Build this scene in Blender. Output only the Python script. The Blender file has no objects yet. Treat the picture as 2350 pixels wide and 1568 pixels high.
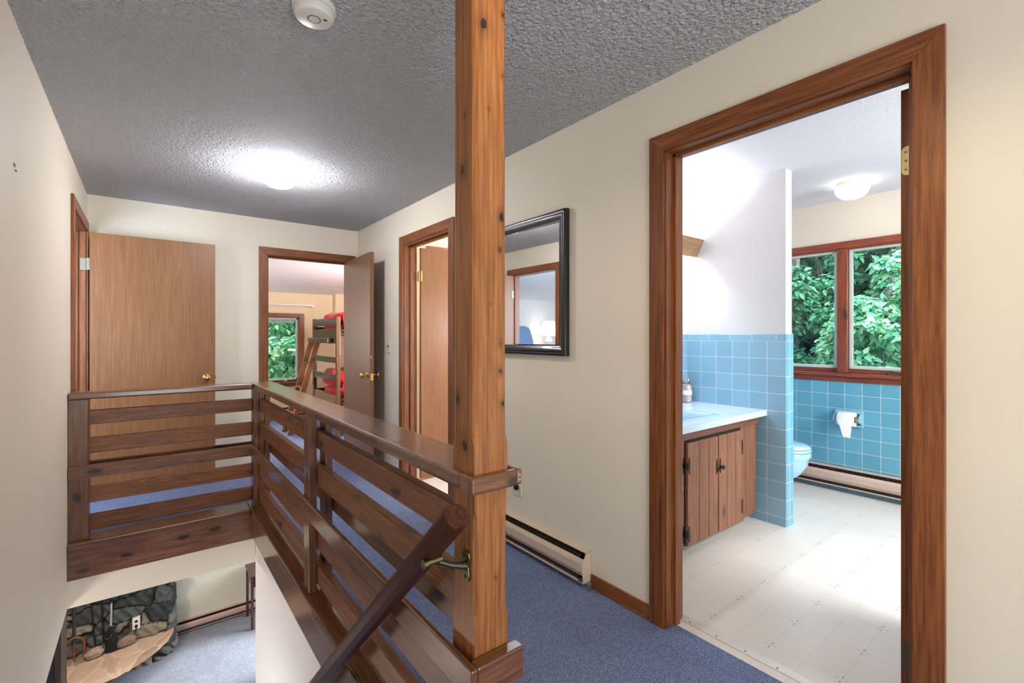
import bpy, bmesh, math, random
import numpy as np
from mathutils import Vector, Matrix
R = math.radians
SC = bpy.context.scene
COL = SC.collection

# ------------------------------------------------------------------ camera
cd = bpy.data.cameras.new('camera'); cam = bpy.data.objects.new('camera', cd); COL.objects.link(cam)
cd.sensor_width = 36.0; cd.lens = 1078.0 / 2350 * 36; cd.clip_start = 0.02; cd.clip_end = 200
cd.shift_y = -(784 - 773.3) / 2350
cam.location = (0, 0, 1.25); cam.rotation_euler = (R(90), 0, R(-37.92))
SC.camera = cam
# ------------------------------------------------------------------ view
vs = SC.view_settings
vs.view_transform = 'Standard'; vs.look = 'None'; vs.gamma = 1.0; vs.exposure = 1.33
vs.use_curve_mapping = False
SC.cycles.max_bounces = 8; SC.cycles.diffuse_bounces = 5; SC.cycles.glossy_bounces = 4
SC.cycles.sample_clamp_indirect = 6.0
SC.cycles.caustics_reflective = False; SC.cycles.caustics_refractive = False
# ------------------------------------------------------------------ world: soft overcast daylight
wd = bpy.data.worlds.new('world'); SC.world = wd; wd.use_nodes = True
wd.node_tree.nodes['Background'].inputs[0].default_value = (0.86, 0.94, 1.0, 1)
wd.node_tree.nodes['Background'].inputs[1].default_value = 0.9

def area(name, loc, aim, size, power, col=(1, 1, 1), sy=None):
    l = bpy.data.lights.new(name, 'AREA'); l.energy = power; l.color = col
    l.shape = 'RECTANGLE'; l.size = size; l.size_y = sy or size
    o = bpy.data.objects.new(name, l); COL.objects.link(o); o.location = loc
    o.rotation_euler = (Vector(aim) - Vector(loc)).to_track_quat('-Z', 'Y').to_euler()
    return o
def point(name, loc, power, col=(1, 1, 1), r=0.08):
    l = bpy.data.lights.new(name, 'POINT'); l.energy = power; l.color = col; l.shadow_soft_size = r
    o = bpy.data.objects.new(name, l); COL.objects.link(o); o.location = loc
    return o
# soft fill added behind the viewer to lift the hall, no window there
area('landing_fill', (0.35, -2.0, 0.9), (0.35, 0.7, 2.35), 1.6, 27, (0.95, 0.98, 1.0), 1.5)
# ceiling lamp on the landing behind the viewer
point('landing_lamp_light', (0.62, -1.2, 2.20), 3, (1.0, 0.92, 0.82), 0.07)
def spot(name, loc, aim, power, col, size, blend, r):
    l = bpy.data.lights.new(name, 'SPOT'); l.energy = power; l.color = col; l.spot_size = R(size); l.spot_blend = blend; l.shadow_soft_size = r
    o = bpy.data.objects.new(name, l); COL.objects.link(o); o.location = loc
    o.rotation_euler = (Vector(aim) - Vector(loc)).to_track_quat('-Z', 'Y').to_euler(); return o
# recessed warm downlight in the ceiling just in front of the tall post
spot('recessed_downlight', (0.52, 0.26, 2.335), (0.50, 0.44, 0.0), 12.5, (1.0, 0.80, 0.52), 155, 0.35, 0.05)
area('stairwell_fill', (-0.33, 2.5, -1.35), (0.6, 2.7, -2.0), 0.9, 7, (0.86, 0.95, 1.0), 0.7)  # added fill for the stair wall, no window stands here
# sky light falling on the trees and in through the bathroom and bedroom windows
area('bathroom_sky', (8.2, 0.2, 5.6), (5.8, 1.6, 0.9), 3.5, 330, (0.86, 0.97, 1.0))
area('bedroom_sky', (1.2, 11.6, 4.6), (1.6, 8.8, 0.8), 3.0, 240, (0.90, 0.98, 1.0))
# unseen fill lights added in the children's bedroom, the other bedroom and the closet-bath
area('bedroom_fill', (2.7, 5.15, 1.5), (1.5, 7.6, 1.7), 1.1, 36, (1.0, 0.98, 0.97))
area('bedroom_side_fill', (-0.15, 7.3, 1.3), (1.8, 6.4, 0.9), 0.9, 8, (0.96, 0.95, 1.0))  # added from the side to brighten the bunk ends
area('left_bedroom_fill', (-1.4, 3.3, 1.5), (-3.0, 7.8, 1.7), 1.2, 40, (0.74, 0.86, 1.0))  # added to light the reflected far wall evenly
point('powder_room_fill', (2.9, 2.75, 1.35), 16, (1.0, 0.97, 0.92), 0.1)  # added fill without a fixture, whitens the room behind the door
point('closet_fill', (3.2, 4.05, 1.9), 16, (1.0, 0.98, 0.96), 0.1)  # second added fill, lifts ceiling and wall behind the leaf
# glass door of the downstairs room, out of sight to the right
area('living_room_daylight', (3.4, 6.3, -0.95), (0.75, 7.0, -2.775), 1.2, 26, (0.88, 0.94, 1.0), 1.2)
point('living_room_lamp_light', (-1.1, 3.0, -1.0), 17, (1.0, 0.86, 0.72), 0.2)
point('hearth_fill', (-0.5, 5.6, -0.6), 34, (1.0, 0.84, 0.68), 0.12)  # added to brighten the hearth, no lamp stands there
spot('sun_patch_light', (3.3, 6.1, -0.75), (0.85, 6.75, -2.775), 520, (0.86, 0.93, 1.0), 23, 0.8, 0.12)
# unseen fill added on the near side to brighten tiles, toilet and floor
area('bathroom_fill', (3.2, -1.1, 1.5), (3.7, 2, 0.9), 1.3, 42, (0.94, 0.98, 1.0), 1.2)

# ------------------------------------------------------------------ colour + material helpers
def lin(c):
    return tuple(((v / 255) / 12.92 if v / 255 <= 0.04045 else ((v / 255 + 0.055) / 1.055) ** 2.4) for v in c) + (1,)
class NT:
    def __init__(s, name, rough=0.5, spec=0.5):
        m = bpy.data.materials.new(name); m.use_nodes = True
        s.m = m; s.t = m.node_tree; s.n = s.t.nodes; s.l = s.t.links
        s.b = s.n['Principled BSDF']; s.b.inputs['Roughness'].default_value = rough
        s.b.inputs['Specular IOR Level'].default_value = spec
    def new(s, typ, **kw):
        o = s.n.new(typ)
        for k, v in kw.items(): setattr(o, k, v)
        return o
    def link(s, a, b): s.l.new(a, b)
    def coord(s, scale=(1, 1, 1), rnd=True):
        tc = s.new('ShaderNodeTexCoord'); mp = s.new('ShaderNodeMapping')
        mp.inputs['Scale'].default_value = scale
        if rnd:
            oi = s.new('ShaderNodeObjectInfo'); vm = s.new('ShaderNodeVectorMath', operation='SCALE')
            cb = s.new('ShaderNodeCombineXYZ')
            for i in range(3): s.link(oi.outputs['Random'], cb.inputs[i])
            s.link(cb.outputs[0], vm.inputs[0]); vm.inputs['Scale'].default_value = 17.3
            va = s.new('ShaderNodeVectorMath', operation='ADD')
            s.link(tc.outputs['Object'], va.inputs[0]); s.link(vm.outputs[0], va.inputs[1])
            s.link(va.outputs[0], mp.inputs[0])
        else: s.link(tc.outputs['Object'], mp.inputs[0])
        return mp.outputs[0]
    def noise(s, vec, scale, detail=3, rough=0.55, dist=0.0):
        n = s.new('ShaderNodeTexNoise'); n.inputs['Scale'].default_value = scale
        n.inputs['Detail'].default_value = detail; n.inputs['Roughness'].default_value = rough
        n.inputs['Distortion'].default_value = dist
        if vec is not None: s.link(vec, n.inputs['Vector'])
        return n.outputs['Fac']
    def ramp(s, fac, stops):
        r = s.new('ShaderNodeValToRGB'); e = r.color_ramp.elements
        e[0].position, e[0].color = stops[0][0], stops[0][1]
        e[1].position, e[1].color = stops[-1][0], stops[-1][1]
        for p, c in stops[1:-1]:
            k = e.new(p); k.color = c
        s.link(fac, r.inputs[0]); return r.outputs[0]
    def mix(s, fac, a, b, typ='MIX'):
        m = s.new('ShaderNodeMix', data_type='RGBA', blend_type=typ)
        for sock, v in ((m.inputs[0], fac), (m.inputs[6], a), (m.inputs[7], b)):
            if hasattr(v, 'links'): s.link(v, sock)
            else: sock.default_value = v
        return m.outputs[2]
    def math(s, op, a, b=None, clamp=False):
        m = s.new('ShaderNodeMath', operation=op, use_clamp=clamp)
        for sock, v in ((m.inputs[0], a), (m.inputs[1], b)):
            if v is None: continue
            if hasattr(v, 'links'): s.link(v, sock)
            else: sock.default_value = v
        return m.outputs[0]
    def base(s, c):
        if hasattr(c, 'links'): s.link(c, s.b.inputs['Base Color'])
        else: s.b.inputs['Base Color'].default_value = c
    def bump(s, h, strength, dist):
        b = s.new('ShaderNodeBump'); b.inputs['Strength'].default_value = strength
        b.inputs['Distance'].default_value = dist
        s.link(h, b.inputs['Height']); s.link(b.outputs[0], s.b.inputs['Normal'])
def plain(name, rgb, rough=0.5, metal=0.0, spec=0.5, var=0.04):
    t = NT(name, rough, spec); t.b.inputs['Metallic'].default_value = metal
    n = t.noise(t.coord(), 6, 3); c = lin(rgb)
    lo = tuple(v * (1 - var) for v in c[:3]) + (1,); hi = tuple(min(1, v * (1 + var)) for v in c[:3]) + (1,)
    t.base(t.ramp(n, [(0.3, lo), (0.7, hi)])); return t.m
def emit(name, rgb, strength):
    t = NT(name, 0.3); t.base(lin(rgb)); t.b.inputs['Emission Color'].default_value = lin(rgb)
    t.b.inputs['Emission Strength'].default_value = strength; return t.m
def wood(name, dark, mid, light, axis, knots=1.0, rough=0.38, lines=0.5, kscale=5.0, blotch=0.5, coat=0.0):
    t = NT(name, rough, 0.5)
    al = [1.0, 1.0, 1.0]; al[axis] = 0.10
    v = t.coord(tuple(al))
    al2 = [1.0, 1.0, 1.0]; al2[axis] = 0.05
    v2 = t.coord(tuple(al2))
    streak = t.noise(v2, 90, 3, 0.6)
    broad = t.noise(v, 9, 3, 0.6, 0.6)
    # knots
    kal = [1.0, 1.0, 1.0]; kal[axis] = 0.45
    kv = t.coord(tuple(kal))
    vo = t.new('ShaderNodeTexVoronoi'); vo.inputs['Scale'].default_value = kscale
    vo.inputs['Randomness'].default_value = 1.0
    wv = t.new('ShaderNodeTexNoise'); wv.inputs['Scale'].default_value = 12; t.link(kv, wv.inputs['Vector'])
    ws = t.new('ShaderNodeVectorMath', operation='SCALE'); ws.inputs['Scale'].default_value = 0.035
    t.link(wv.outputs['Color'], ws.inputs[0])
    wa = t.new('ShaderNodeVectorMath', operation='ADD'); t.link(kv, wa.inputs[0]); t.link(ws.outputs[0], wa.inputs[1])
    t.link(wa.outputs[0], vo.inputs['Vector'])
    kd = vo.outputs['Distance']
    kmask = t.math('SUBTRACT', 1.0, t.math('MULTIPLY', kd, 5.2), True)   # core
    khalo = t.math('SUBTRACT', 1.0, t.math('MULTIPLY', kd, 2.5), True)
    khalo = t.math('POWER', khalo, 2.0)
    # grain lines bend around knots
    g = t.math('ADD', broad, t.math('MULTIPLY', khalo, 0.35 * knots))
    ln = t.math('SINE', t.math('MULTIPLY', g, 75.0))
    ln = t.math('ADD', t.math('MULTIPLY', ln, 0.5), 0.5)
    c = t.ramp(streak, [(0.22, lin(dark)), (0.50, lin(mid)), (0.80, lin(light))])
    c = t.mix(t.math('MULTIPLY', ln, 0.42 * lines), c, lin(dark))
    bl = t.noise(v, 3.0, 2, 0.5)
    blc = t.ramp(bl, [(0.36, (0.60, 0.55, 0.50, 1)), (0.58, (1, 1, 1, 1))])
    c = t.mix(blotch, c, blc, 'MULTIPLY')
    dk = tuple(x * 0.22 for x in lin(dark)[:3]) + (1,)
    if knots > 0:
        c = t.mix(t.math('MULTIPLY', khalo, 0.55 * knots), c, tuple(x * 0.6 for x in lin(dark)[:3]) + (1,))
        c = t.mix(t.math('MULTIPLY', t.math('MULTIPLY', kmask, 2.0, True), 0.9 * knots), c, dk)
    t.base(c)
    t.link(t.math('ADD', t.math('MULTIPLY', streak, 0.25), rough - 0.12), t.b.inputs['Roughness'])
    t.b.inputs['Coat Weight'].default_value = coat; t.b.inputs['Coat Roughness'].default_value = 0.14
    t.bump(streak, 0.12, 0.001)
    return t.m

# ------------------------------------------------------------------ mesh builder
class MB:
    def __init__(s, tf=None): s.v = []; s.f = []; s.tf = tf
    def add(s, vs, fs):
        o = len(s.v)
        s.v += [tuple(s.tf(*v)) if s.tf else tuple(v) for v in vs]
        s.f += [tuple(i + o for i in f) for f in fs]; return s
    def box(s, x0, x1, y0, y1, z0, z1):
        x0, x1 = sorted((x0, x1)); y0, y1 = sorted((y0, y1)); z0, z1 = sorted((z0, z1))
        v = [(x0, y0, z0), (x1, y0, z0), (x1, y1, z0), (x0, y1, z0), (x0, y0, z1), (x1, y0, z1), (x1, y1, z1), (x0, y1, z1)]
        return s.add(v, [(3, 2, 1, 0), (4, 5, 6, 7), (0, 1, 5, 4), (1, 2, 6, 5), (2, 3, 7, 6), (3, 0, 4, 7)])
    def prism(s, poly, axis, a, b):
        """poly: 2-D points in the two other axes (in xyz order), extruded along axis from a to b"""
        n = len(poly); vs = []
        for t in (a, b):
            for p in poly:
                q = list(p); q.insert(axis, t); vs.append(tuple(q))
        f = [tuple(range(n))[::-1], tuple(range(n, 2 * n))]
        f += [(i, (i + 1) % n, n + (i + 1) % n, n + i) for i in range(n)]
        return s.add(vs, f)
    def rings(s, rs, closed=True, cap=True):
        n = len(rs[0]); vs = [p for r in rs for p in r]; f = []
        for k in range(len(rs) - 1):
            for i in range(n if closed else n - 1):
                j = (i + 1) % n
                f.append((k * n + i, k * n + j, (k + 1) * n + j, (k + 1) * n + i))
        if cap: f += [tuple(range(n))[::-1], tuple(range((len(rs) - 1) * n, len(rs) * n))]
        return s.add(vs, f)
    def lathe(s, c, prof, axis=2, n=32, sx=1, sy=1, cap=True):
        rs = []
        for r, h in prof:
            ring = []
            for i in range(n):
                a = 2 * math.pi * i / n; p = [math.cos(a) * r * sx, math.sin(a) * r * sy]
                p.insert(axis, h); ring.append((c[0] + p[0], c[1] + p[1], c[2] + p[2]))
            rs.append(ring)
        return s.rings(rs, True, cap)
    def tube(s, pts, r, n=8, cap=True):
        pts = [Vector(p) for p in pts]; rs = []; up = Vector((0, 0, 1)); prev = None
        for i, p in enumerate(pts):
            d = (pts[min(i + 1, len(pts) - 1)] - pts[max(i - 1, 0)]).normalized()
            if prev is None:
                a = d.cross(up if abs(d.z) < 0.9 else Vector((1, 0, 0))).normalized()
            else: a = (prev - d * prev.dot(d)).normalized()
            prev = a; b = d.cross(a)
            rr = r[i] if isinstance(r, (list, tuple)) else r
            rs.append([tuple(p + a * math.cos(2 * math.pi * k / n) * rr + b * math.sin(2 * math.pi * k / n) * rr) for k in range(n)])
        return s.rings(rs, True, cap)
    def build(s, name, mat, parent=None, bevel=0, smooth=False, ang=35, label=None, seg=2, sub=0):
        me = bpy.data.meshes.new(name); me.from_pydata(s.v, [], s.f)
        bm = bmesh.new(); bm.from_mesh(me); bmesh.ops.recalc_face_normals(bm, faces=bm.faces); bm.to_mesh(me); bm.free()
        me.materials.append(mat)
        o = bpy.data.objects.new(name, me); COL.objects.link(o)
        # origin at the mesh's own base centre
        cs = np.array([v.co for v in me.vertices]); c = Vector(((cs[:, 0].min() + cs[:, 0].max()) / 2, (cs[:, 1].min() + cs[:, 1].max()) / 2, cs[:, 2].min()))
        me.transform(Matrix.Translation(-c)); o.location = c
        if parent is not None:
            o.parent = parent; o.location = c - wloc(parent)
        if smooth:
            me.polygons.foreach_set('use_smooth', [True] * len(me.polygons)); me.set_sharp_from_angle(angle=R(ang))
        if bevel:
            b = o.modifiers.new('bevel', 'BEVEL'); b.width = bevel; b.segments = seg; b.limit_method = 'ANGLE'; b.angle_limit = R(40)
        if sub:
            m = o.modifiers.new('sub', 'SUBSURF'); m.levels = sub; m.render_levels = sub
        if label: o['label'] = label
        return o
def wloc(o):
    v = Vector(o.location)
    while o.parent: o = o.parent; v += Vector(o.location)
    return v
def tag(o, label, cat, group=None):
    o['label'] = label; o['category'] = cat
    if group: o['group'] = group
    return o
def thing(name, loc, label, cat, group=None):
    o = bpy.data.objects.new(name, None); COL.objects.link(o); o.location = loc; o.empty_display_size = 0.1
    return tag(o, label, cat, group)
def sroot(name, loc):
    o = bpy.data.objects.new(name, None); COL.objects.link(o); o.location = loc; o['kind'] = 'structure'; return o
def struct(name, mb, mat, **k):
    o = mb.build(name, mat, **k); o['kind'] = 'structure'; return o
def stuff(o): o['kind'] = 'stuff'; return o

# ------------------------------------------------------------------ shared materials
def wallpaint(name, rgb, amb=0.03):
    t = NT(name, 0.55, 0.3); v = t.coord(rnd=False)
    n = t.noise(v, 2.2, 3); c = lin(rgb)
    t.base(t.ramp(n, [(0.3, tuple(x * (1 - amb) for x in c[:3]) + (1,)), (0.7, c)]))
    t.bump(t.noise(v, 220, 2), 0.06, 0.001); return t.m
M = {}
M['cream'] = wallpaint('cream_paint', (231, 223, 207))
M['white'] = wallpaint('white_paint', (234, 233, 234))
M['bathcream'] = wallpaint('bath_cream_paint', (212, 201, 187))
M['bedcream'] = wallpaint('bedroom_cream_paint', (236, 216, 178))
def popcorn():
    t = NT('textured_ceiling', 0.85, 0.2); v = t.coord(rnd=False)
    n1 = t.noise(v, 52, 3, 0.65, 1.0); n2 = t.noise(v, 160, 2)
    vo = t.new('ShaderNodeTexVoronoi'); vo.inputs['Scale'].default_value = 62; t.link(v, vo.inputs['Vector'])
    h = t.math('SUBTRACT', t.math('ADD', n1, t.math('MULTIPLY', n2, 0.35)), t.math('MULTIPLY', vo.outputs['Distance'], 0.55))
    t.base(lin((228, 231, 238))); t.bump(h, 1.0, 0.045); return t.m
M['ceiling'] = popcorn()
def carpet(name, a, b, c):
    t = NT(name, 0.95, 0.05); v = t.coord(rnd=False)
    n1 = t.noise(v, 190, 3, 0.75); n2 = t.noise(v, 3.5, 3, 0.6); n3 = t.noise(v, 55, 2, 0.6)
    col = t.ramp(n1, [(0.36, lin(a)), (0.5, lin(b)), (0.64, lin(c))])
    col = t.mix(0.55, col, t.ramp(n3, [(0.38, (0.55, 0.58, 0.66, 1)), (0.6, (1, 1, 1, 1))]), 'MULTIPLY')
    col = t.mix(0.6, col, t.ramp(n2, [(0.35, (0.72, 0.74, 0.80, 1)), (0.62, (1, 1, 1, 1))]), 'MULTIPLY')
    t.base(col); t.bump(t.math('ADD', n1, n3), 0.9, 0.012)
    t.b.inputs['Sheen Weight'].default_value = 0.25; return t.m
M['carpet'] = carpet('blue_carpet', (66, 84, 132), (120, 142, 196), (192, 208, 238))
M['carpet_low'] = carpet('grey_blue_carpet', (105, 112, 128), (150, 156, 170), (196, 196, 202))
# woods
RD, RM, RL = (70, 40, 24), (118, 75, 47), (148, 100, 66)
for i, ax in enumerate('xyz'):
    M['rail_' + ax] = wood('stained_pine_' + ax, RD, RM, RL, i, knots=1.0, rough=0.34, kscale=9.5, coat=0.8, lines=0.85)
    M['trim_' + ax] = wood('stained_trim_' + ax, (88, 46, 20), (138, 80, 40), (166, 104, 58), i, knots=0.0, rough=0.40, lines=0.35, blotch=0.75)
M['slat_x'] = wood('stained_slat_x', (84, 46, 22), (132, 82, 46), (160, 108, 66), 0, knots=1.2, rough=0.42, kscale=9.0, lines=0.95)
M['slat_y'] = wood('stained_slat_y', (80, 44, 26), (134, 86, 56), (158, 108, 74), 1, knots=1.1, rough=0.42, kscale=9.0, lines=0.95)
M['post'] = wood('pine_post', (98, 58, 32), (150, 96, 52), (182, 124, 74), 2, knots=0.0, rough=0.42, kscale=6.0, lines=0.4, blotch=0.35)
M['veneer_warm'] = wood('door_veneer', (122, 80, 46), (140, 93, 56), (156, 108, 68), 2, knots=0.0, rough=0.42, lines=0.22, blotch=0.3)
M['veneer_dark'] = wood('door_veneer_brown', (112, 78, 56), (126, 88, 62), (140, 100, 72), 2, knots=0.0, rough=0.36, lines=0.15, blotch=0.3)
M['hand'] = wood('dark_handrail', (40, 17, 12), (66, 31, 20), (92, 48, 32), 1, knots=0.0, rough=0.5, lines=0.3, coat=0.0)
M['hand'].node_tree.nodes['Principled BSDF'].inputs['Specular IOR Level'].default_value = 0.25
M['barn'] = wood('vanity_boards', (104, 66, 46), (140, 92, 66), (166, 116, 88), 2, knots=1.0, rough=0.5, kscale=7, lines=0.8)
M['bunk'] = wood('bunk_brown', (74, 52, 34), (104, 76, 50), (122, 94, 66), 2, knots=0.0, rough=0.22, coat=0.9, lines=0.1)
M['ladder'] = wood('ladder_wood', (110, 66, 28), (140, 88, 40), (164, 110, 58), 2, knots=0.0, rough=0.28, coat=0.4)
M['brass'] = plain('brass', (214, 176, 104), 0.2, 1.0)
M['oldbrass'] = plain('antique_brass', (128, 118, 84), 0.35, 1.0)
M['hinge'] = plain('pale_brass_hinge', (226, 206, 158), 0.35, 0.7)
M['dullhinge'] = plain('dull_steel_hinge', (150, 145, 132), 0.45, 0.8)
M['black'] = plain('black_iron', (28, 26, 26), 0.45, 0.3)
M['void'] = plain('dark_gap', (18, 14, 12), 0.8)
M['beige'] = plain('beige_enamel', (214, 192, 172), 0.4)
M['beige_low'] = plain('tan_enamel', (200, 172, 158), 0.4)
M['ivory'] = plain('ivory_plastic', (232, 222, 196), 0.35)
M['whiteplastic'] = plain('white_plastic', (226, 224, 220), 0.4)
M['chrome'] = plain('chrome', (210, 210, 212), 0.15, 1.0)
M['screw'] = plain('white_cap', (225, 222, 215), 0.5)
def glass():
    t = NT('window_glass', 0.0); t.n.remove(t.b)
    tr = t.new('ShaderNodeBsdfTransparent'); gl = t.new('ShaderNodeBsdfGlossy'); gl.inputs['Roughness'].default_value = 0.0
    fr = t.new('ShaderNodeFresnel'); fr.inputs['IOR'].default_value = 1.45; mx = t.new('ShaderNodeMixShader')
    t.link(t.math('MULTIPLY', fr.outputs[0], 0.6), mx.inputs[0]); t.link(tr.outputs[0], mx.inputs[1]); t.link(gl.outputs[0], mx.inputs[2])
    t.link(mx.outputs[0], t.n['Material Output'].inputs['Surface']); return t.m
M['glass'] = glass()
# tiles: pitch 0.1182 m, thin white grout; u along wall, v = z
def tiles(name, rgb, axis_u, u0, z0, pu=0.1182, pz=0.1150, gr=(214, 222, 226)):
    pitch = pu
    t = NT(name, 0.16, 0.5); tc = t.new('ShaderNodeTexCoord'); sp = t.new('ShaderNodeSeparateXYZ')
    ge = t.new('ShaderNodeNewGeometry'); t.link(ge.outputs['Position'], sp.inputs[0])
    def edge(sock, off, p):
        a = t.math('DIVIDE', t.math('SUBTRACT', sock, off), p)
        f = t.math('FRACT', a); d = t.math('ABSOLUTE', t.math('SUBTRACT', f, 0.5)); return d
    du = edge(sp.outputs[axis_u], u0, pu); dz = edge(sp.outputs[2], z0, pz)
    mx = t.math('MAXIMUM', du, dz); g = t.math('GREATER_THAN', mx, 0.5 - 0.0016 / pitch)
    # slight tile to tile tone
    cu = t.math('FLOOR', t.math('DIVIDE', t.math('SUBTRACT', sp.outputs[axis_u], u0), pitch))
    cz = t.math('FLOOR', t.math('DIVIDE', t.math('SUBTRACT', sp.outputs[2], z0), pz))
    wn = t.new('ShaderNodeTexWhiteNoise'); wn.noise_dimensions = '2D'; cb = t.new('ShaderNodeCombineXYZ')
    t.link(cu, cb.inputs[0]); t.link(cz, cb.inputs[1]); t.link(cb.outputs[0], wn.inputs['Vector'])
    c = lin(rgb)
    tone = t.ramp(wn.outputs['Value'], [(0.0, tuple(x * 0.93 for x in c[:3]) + (1,)), (1.0, tuple(min(1, x * 1.05) for x in c[:3]) + (1,))])
    t.base(t.mix(g, tone, lin(gr)))
    t.link(t.math('ADD', t.math('MULTIPLY', g, 0.5), 0.16), t.b.inputs['Roughness'])
    h = t.math('SUBTRACT', 1.0, t.math('MULTIPLY', t.math('SUBTRACT', mx, 0.46), 22.0), True)
    t.bump(h, 0.3, 0.002); return t.m
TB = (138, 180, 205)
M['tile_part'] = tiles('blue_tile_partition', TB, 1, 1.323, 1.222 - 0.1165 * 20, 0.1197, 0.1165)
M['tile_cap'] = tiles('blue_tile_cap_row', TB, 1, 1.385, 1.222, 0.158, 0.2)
M['tile_win'] = tiles('blue_tile_shaded_wall', (98, 158, 182), 1, 1.697 - 0.1185 * 20, 0.782 - 0.1135 * 20, 0.1185, 0.1135, (196, 206, 204))  # same tile as the partition, this wall's shade put into the colour
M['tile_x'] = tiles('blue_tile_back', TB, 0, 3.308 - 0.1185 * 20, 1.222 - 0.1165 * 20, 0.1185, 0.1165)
M['tile_end'] = tiles('blue_tile_shaded_end', (112, 172, 198), 0, 3.3525 - 0.0 - 0.1185 * 4, 1.222 - 0.1165 * 20, 0.1185, 0.1165)  # same tile again, end face shaded through its colour
def vinyl():
    t = NT('cream_vinyl', 0.28, 0.5); ge = t.new('ShaderNodeNewGeometry'); sp = t.new('ShaderNodeSeparateXYZ')
    t.link(ge.outputs['Position'], sp.inputs[0]); X, Y = sp.outputs[0], sp.outputs[1]
    def fr(s_, off, p): return t.math('ABSOLUTE', t.math('SUBTRACT', t.math('FRACT', t.math('DIVIDE', t.math('SUBTRACT', s_, off), p)), 0.5))
    PX, PY, X0, Y0 = 0.2425, 0.245, 2.0 - 2.425, 0.858 - 4.9
    ln = t.math('GREATER_THAN', t.math('MAXIMUM', fr(X, X0, PX / 2), fr(Y, Y0, PY / 2)), 0.5 - 0.007)
    # small printed petals around every second crossing
    ax = t.math('MULTIPLY', t.math('SUBTRACT', 0.5, fr(X, X0, PX)), PX); ay = t.math('MULTIPLY', t.math('SUBTRACT', 0.5, fr(Y, Y0, PY)), PY)
    def blob(cx, cy, rx, ry):
        a = t.math('POWER', t.math('DIVIDE', t.math('SUBTRACT', ax, cx), rx), 2.0); b = t.math('POWER', t.math('DIVIDE', t.math('SUBTRACT', ay, cy), ry), 2.0)
        return t.math('SUBTRACT', 1.0, t.math('ADD', a, b), True)
    pet = t.math('ADD', blob(0.017, 0.0, 0.009, 0.0055), t.math('MULTIPLY', blob(0.0, 0.016, 0.005, 0.008), 0.5), True)
    n = t.noise(None, 4, 3); nt = t.n[-1]
    c = t.ramp(n, [(0.3, lin((222, 216, 208))), (0.7, lin((232, 228, 222)))])
    c = t.mix(t.math('MULTIPLY', ln, 0.30), c, lin((150, 150, 156)))
    c = t.mix(t.math('MULTIPLY', pet, 0.75, True), c, lin((140, 142, 152)))
    t.base(c); return t.m
M['vinyl'] = vinyl()

# ================================================================== STRUCTURE
W, L, B, CZ = 1.756, -0.3615, 4.90, 2.359
W2 = 1.872                       # far face of the right-hand wall
struct('floor', MB().box(0.615, W + 0.06, 0.90, 3.80, -0.30, 0).box(L - 0.12, W + 0.06, -2.2, 0.90, -0.30, 0).box(L - 0.12, W + 0.06, 3.80, B + 0.1, -0.30, 0), M['carpet'])
ceil = MB().box(L - 0.14, W + 0.12, -2.25, B + 0.12, CZ, CZ + 0.1)
struct('ceiling', ceil, M['ceiling'])
# right wall with two door openings
BY0, BY1, DH = 0.350, 1.192, 2.052       # bathroom door rough opening
CY0, CY1, CH = 2.985, 3.785, 2.052
wr = MB()
for y0, y1, z0, z1 in ((-2.2, BY0, -0.3, CZ), (BY0, BY1, DH, CZ), (BY1, CY0, -0.3, CZ), (CY0, CY1, CH, CZ), (CY1, B + 0.12, -0.3, CZ)):
    wr.box(W, W2, y0, y1, z0, z1)
struct('wall_right', wr, M['cream'])
# back wall with bedroom door
AX0, AX1, AH = 0.888, 1.672, 2.030
wb = MB()
for x0, x1, z0, z1 in ((L - 0.12, AX0, -0.3, CZ), (AX0, AX1, AH, CZ), (AX1, W, -0.3, CZ)):
    wb.box(x0, x1, B, B + 0.12, z0, z1)
struct('wall_back', wb, M['cream'])
# left wall with bedroom door, stops above the living room
LY0, LY1, LH = 3.950, 4.805, 2.052
wl = MB()
for y0, y1, z0, z1 in ((-2.2, LY0, -0.333, CZ), (LY0, LY1, LH, CZ), (LY1, B, -0.333, CZ), (LY0, LY1, -0.333, 0)):
    wl.box(L - 0.12, L, y0, y1, z0, z1)
struct('wall_left', wl, M['cream'])
struct('wall_front', MB().box(L - 0.12, W2, -2.32, -2.2, -0.3, CZ), M['cream'])
# stairwell: header under the left railing run, partition under the long run
struct('wall_header', MB().box(L, 0.61, 3.742, 3.86, -0.333, -0.155).box(L, 0.72, 3.77, 3.86, -0.155, -0.001), M['cream'])
struct('wall_stair', MB().box(0.612, 0.72, 0.9, 3.742, -2.775, -0.155).box(0.625, 0.72, 0.9, 3.742, -0.155, -0.301), M['white'])
# ---- living room downstairs
ZF = -2.775
struct('floor_lower', MB().box(-3.6, 4.4, 0.6, 7.92, ZF - 0.1, ZF), M['carpet_low'])
struct('ceiling_lower', MB().box(-3.6, L - 0.12, 0.6, 7.8, -0.333, -0.303).box(L - 0.12, 4.4, 3.86, 7.8, -0.333, -0.303).box(0.72, 4.4, 0.6, 3.86, -0.333, -0.303), M['white'])
struct('wall_lower_back', MB().box(-3.6, 4.4, 7.8, 7.92, ZF, -0.303), wallpaint('lower_paint', (226, 222, 204)))
struct('wall_lower_left', MB().box(-3.72, -3.6, 0.6, 7.92, ZF, -0.303), M['white'])
struct('wall_lower_right', MB().box(4.4, 4.52, 0.6, 7.92, ZF, -0.303), M['white'])
struct('wall_lower_front', MB().box(-3.6, 4.4, 0.5, 0.6, ZF, -0.303), M['white'])
# carpeted stairs going down towards the living room
st = MB(); n = 13
for i in range(n):
    st.box(L, 0.612, 0.90 + 0.205 * i, 0.90 + 0.205 * (i + 1) + 0.02, ZF, -0.198 * (i + 1))
struct('floor_stairs', st, M['carpet'])
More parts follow.
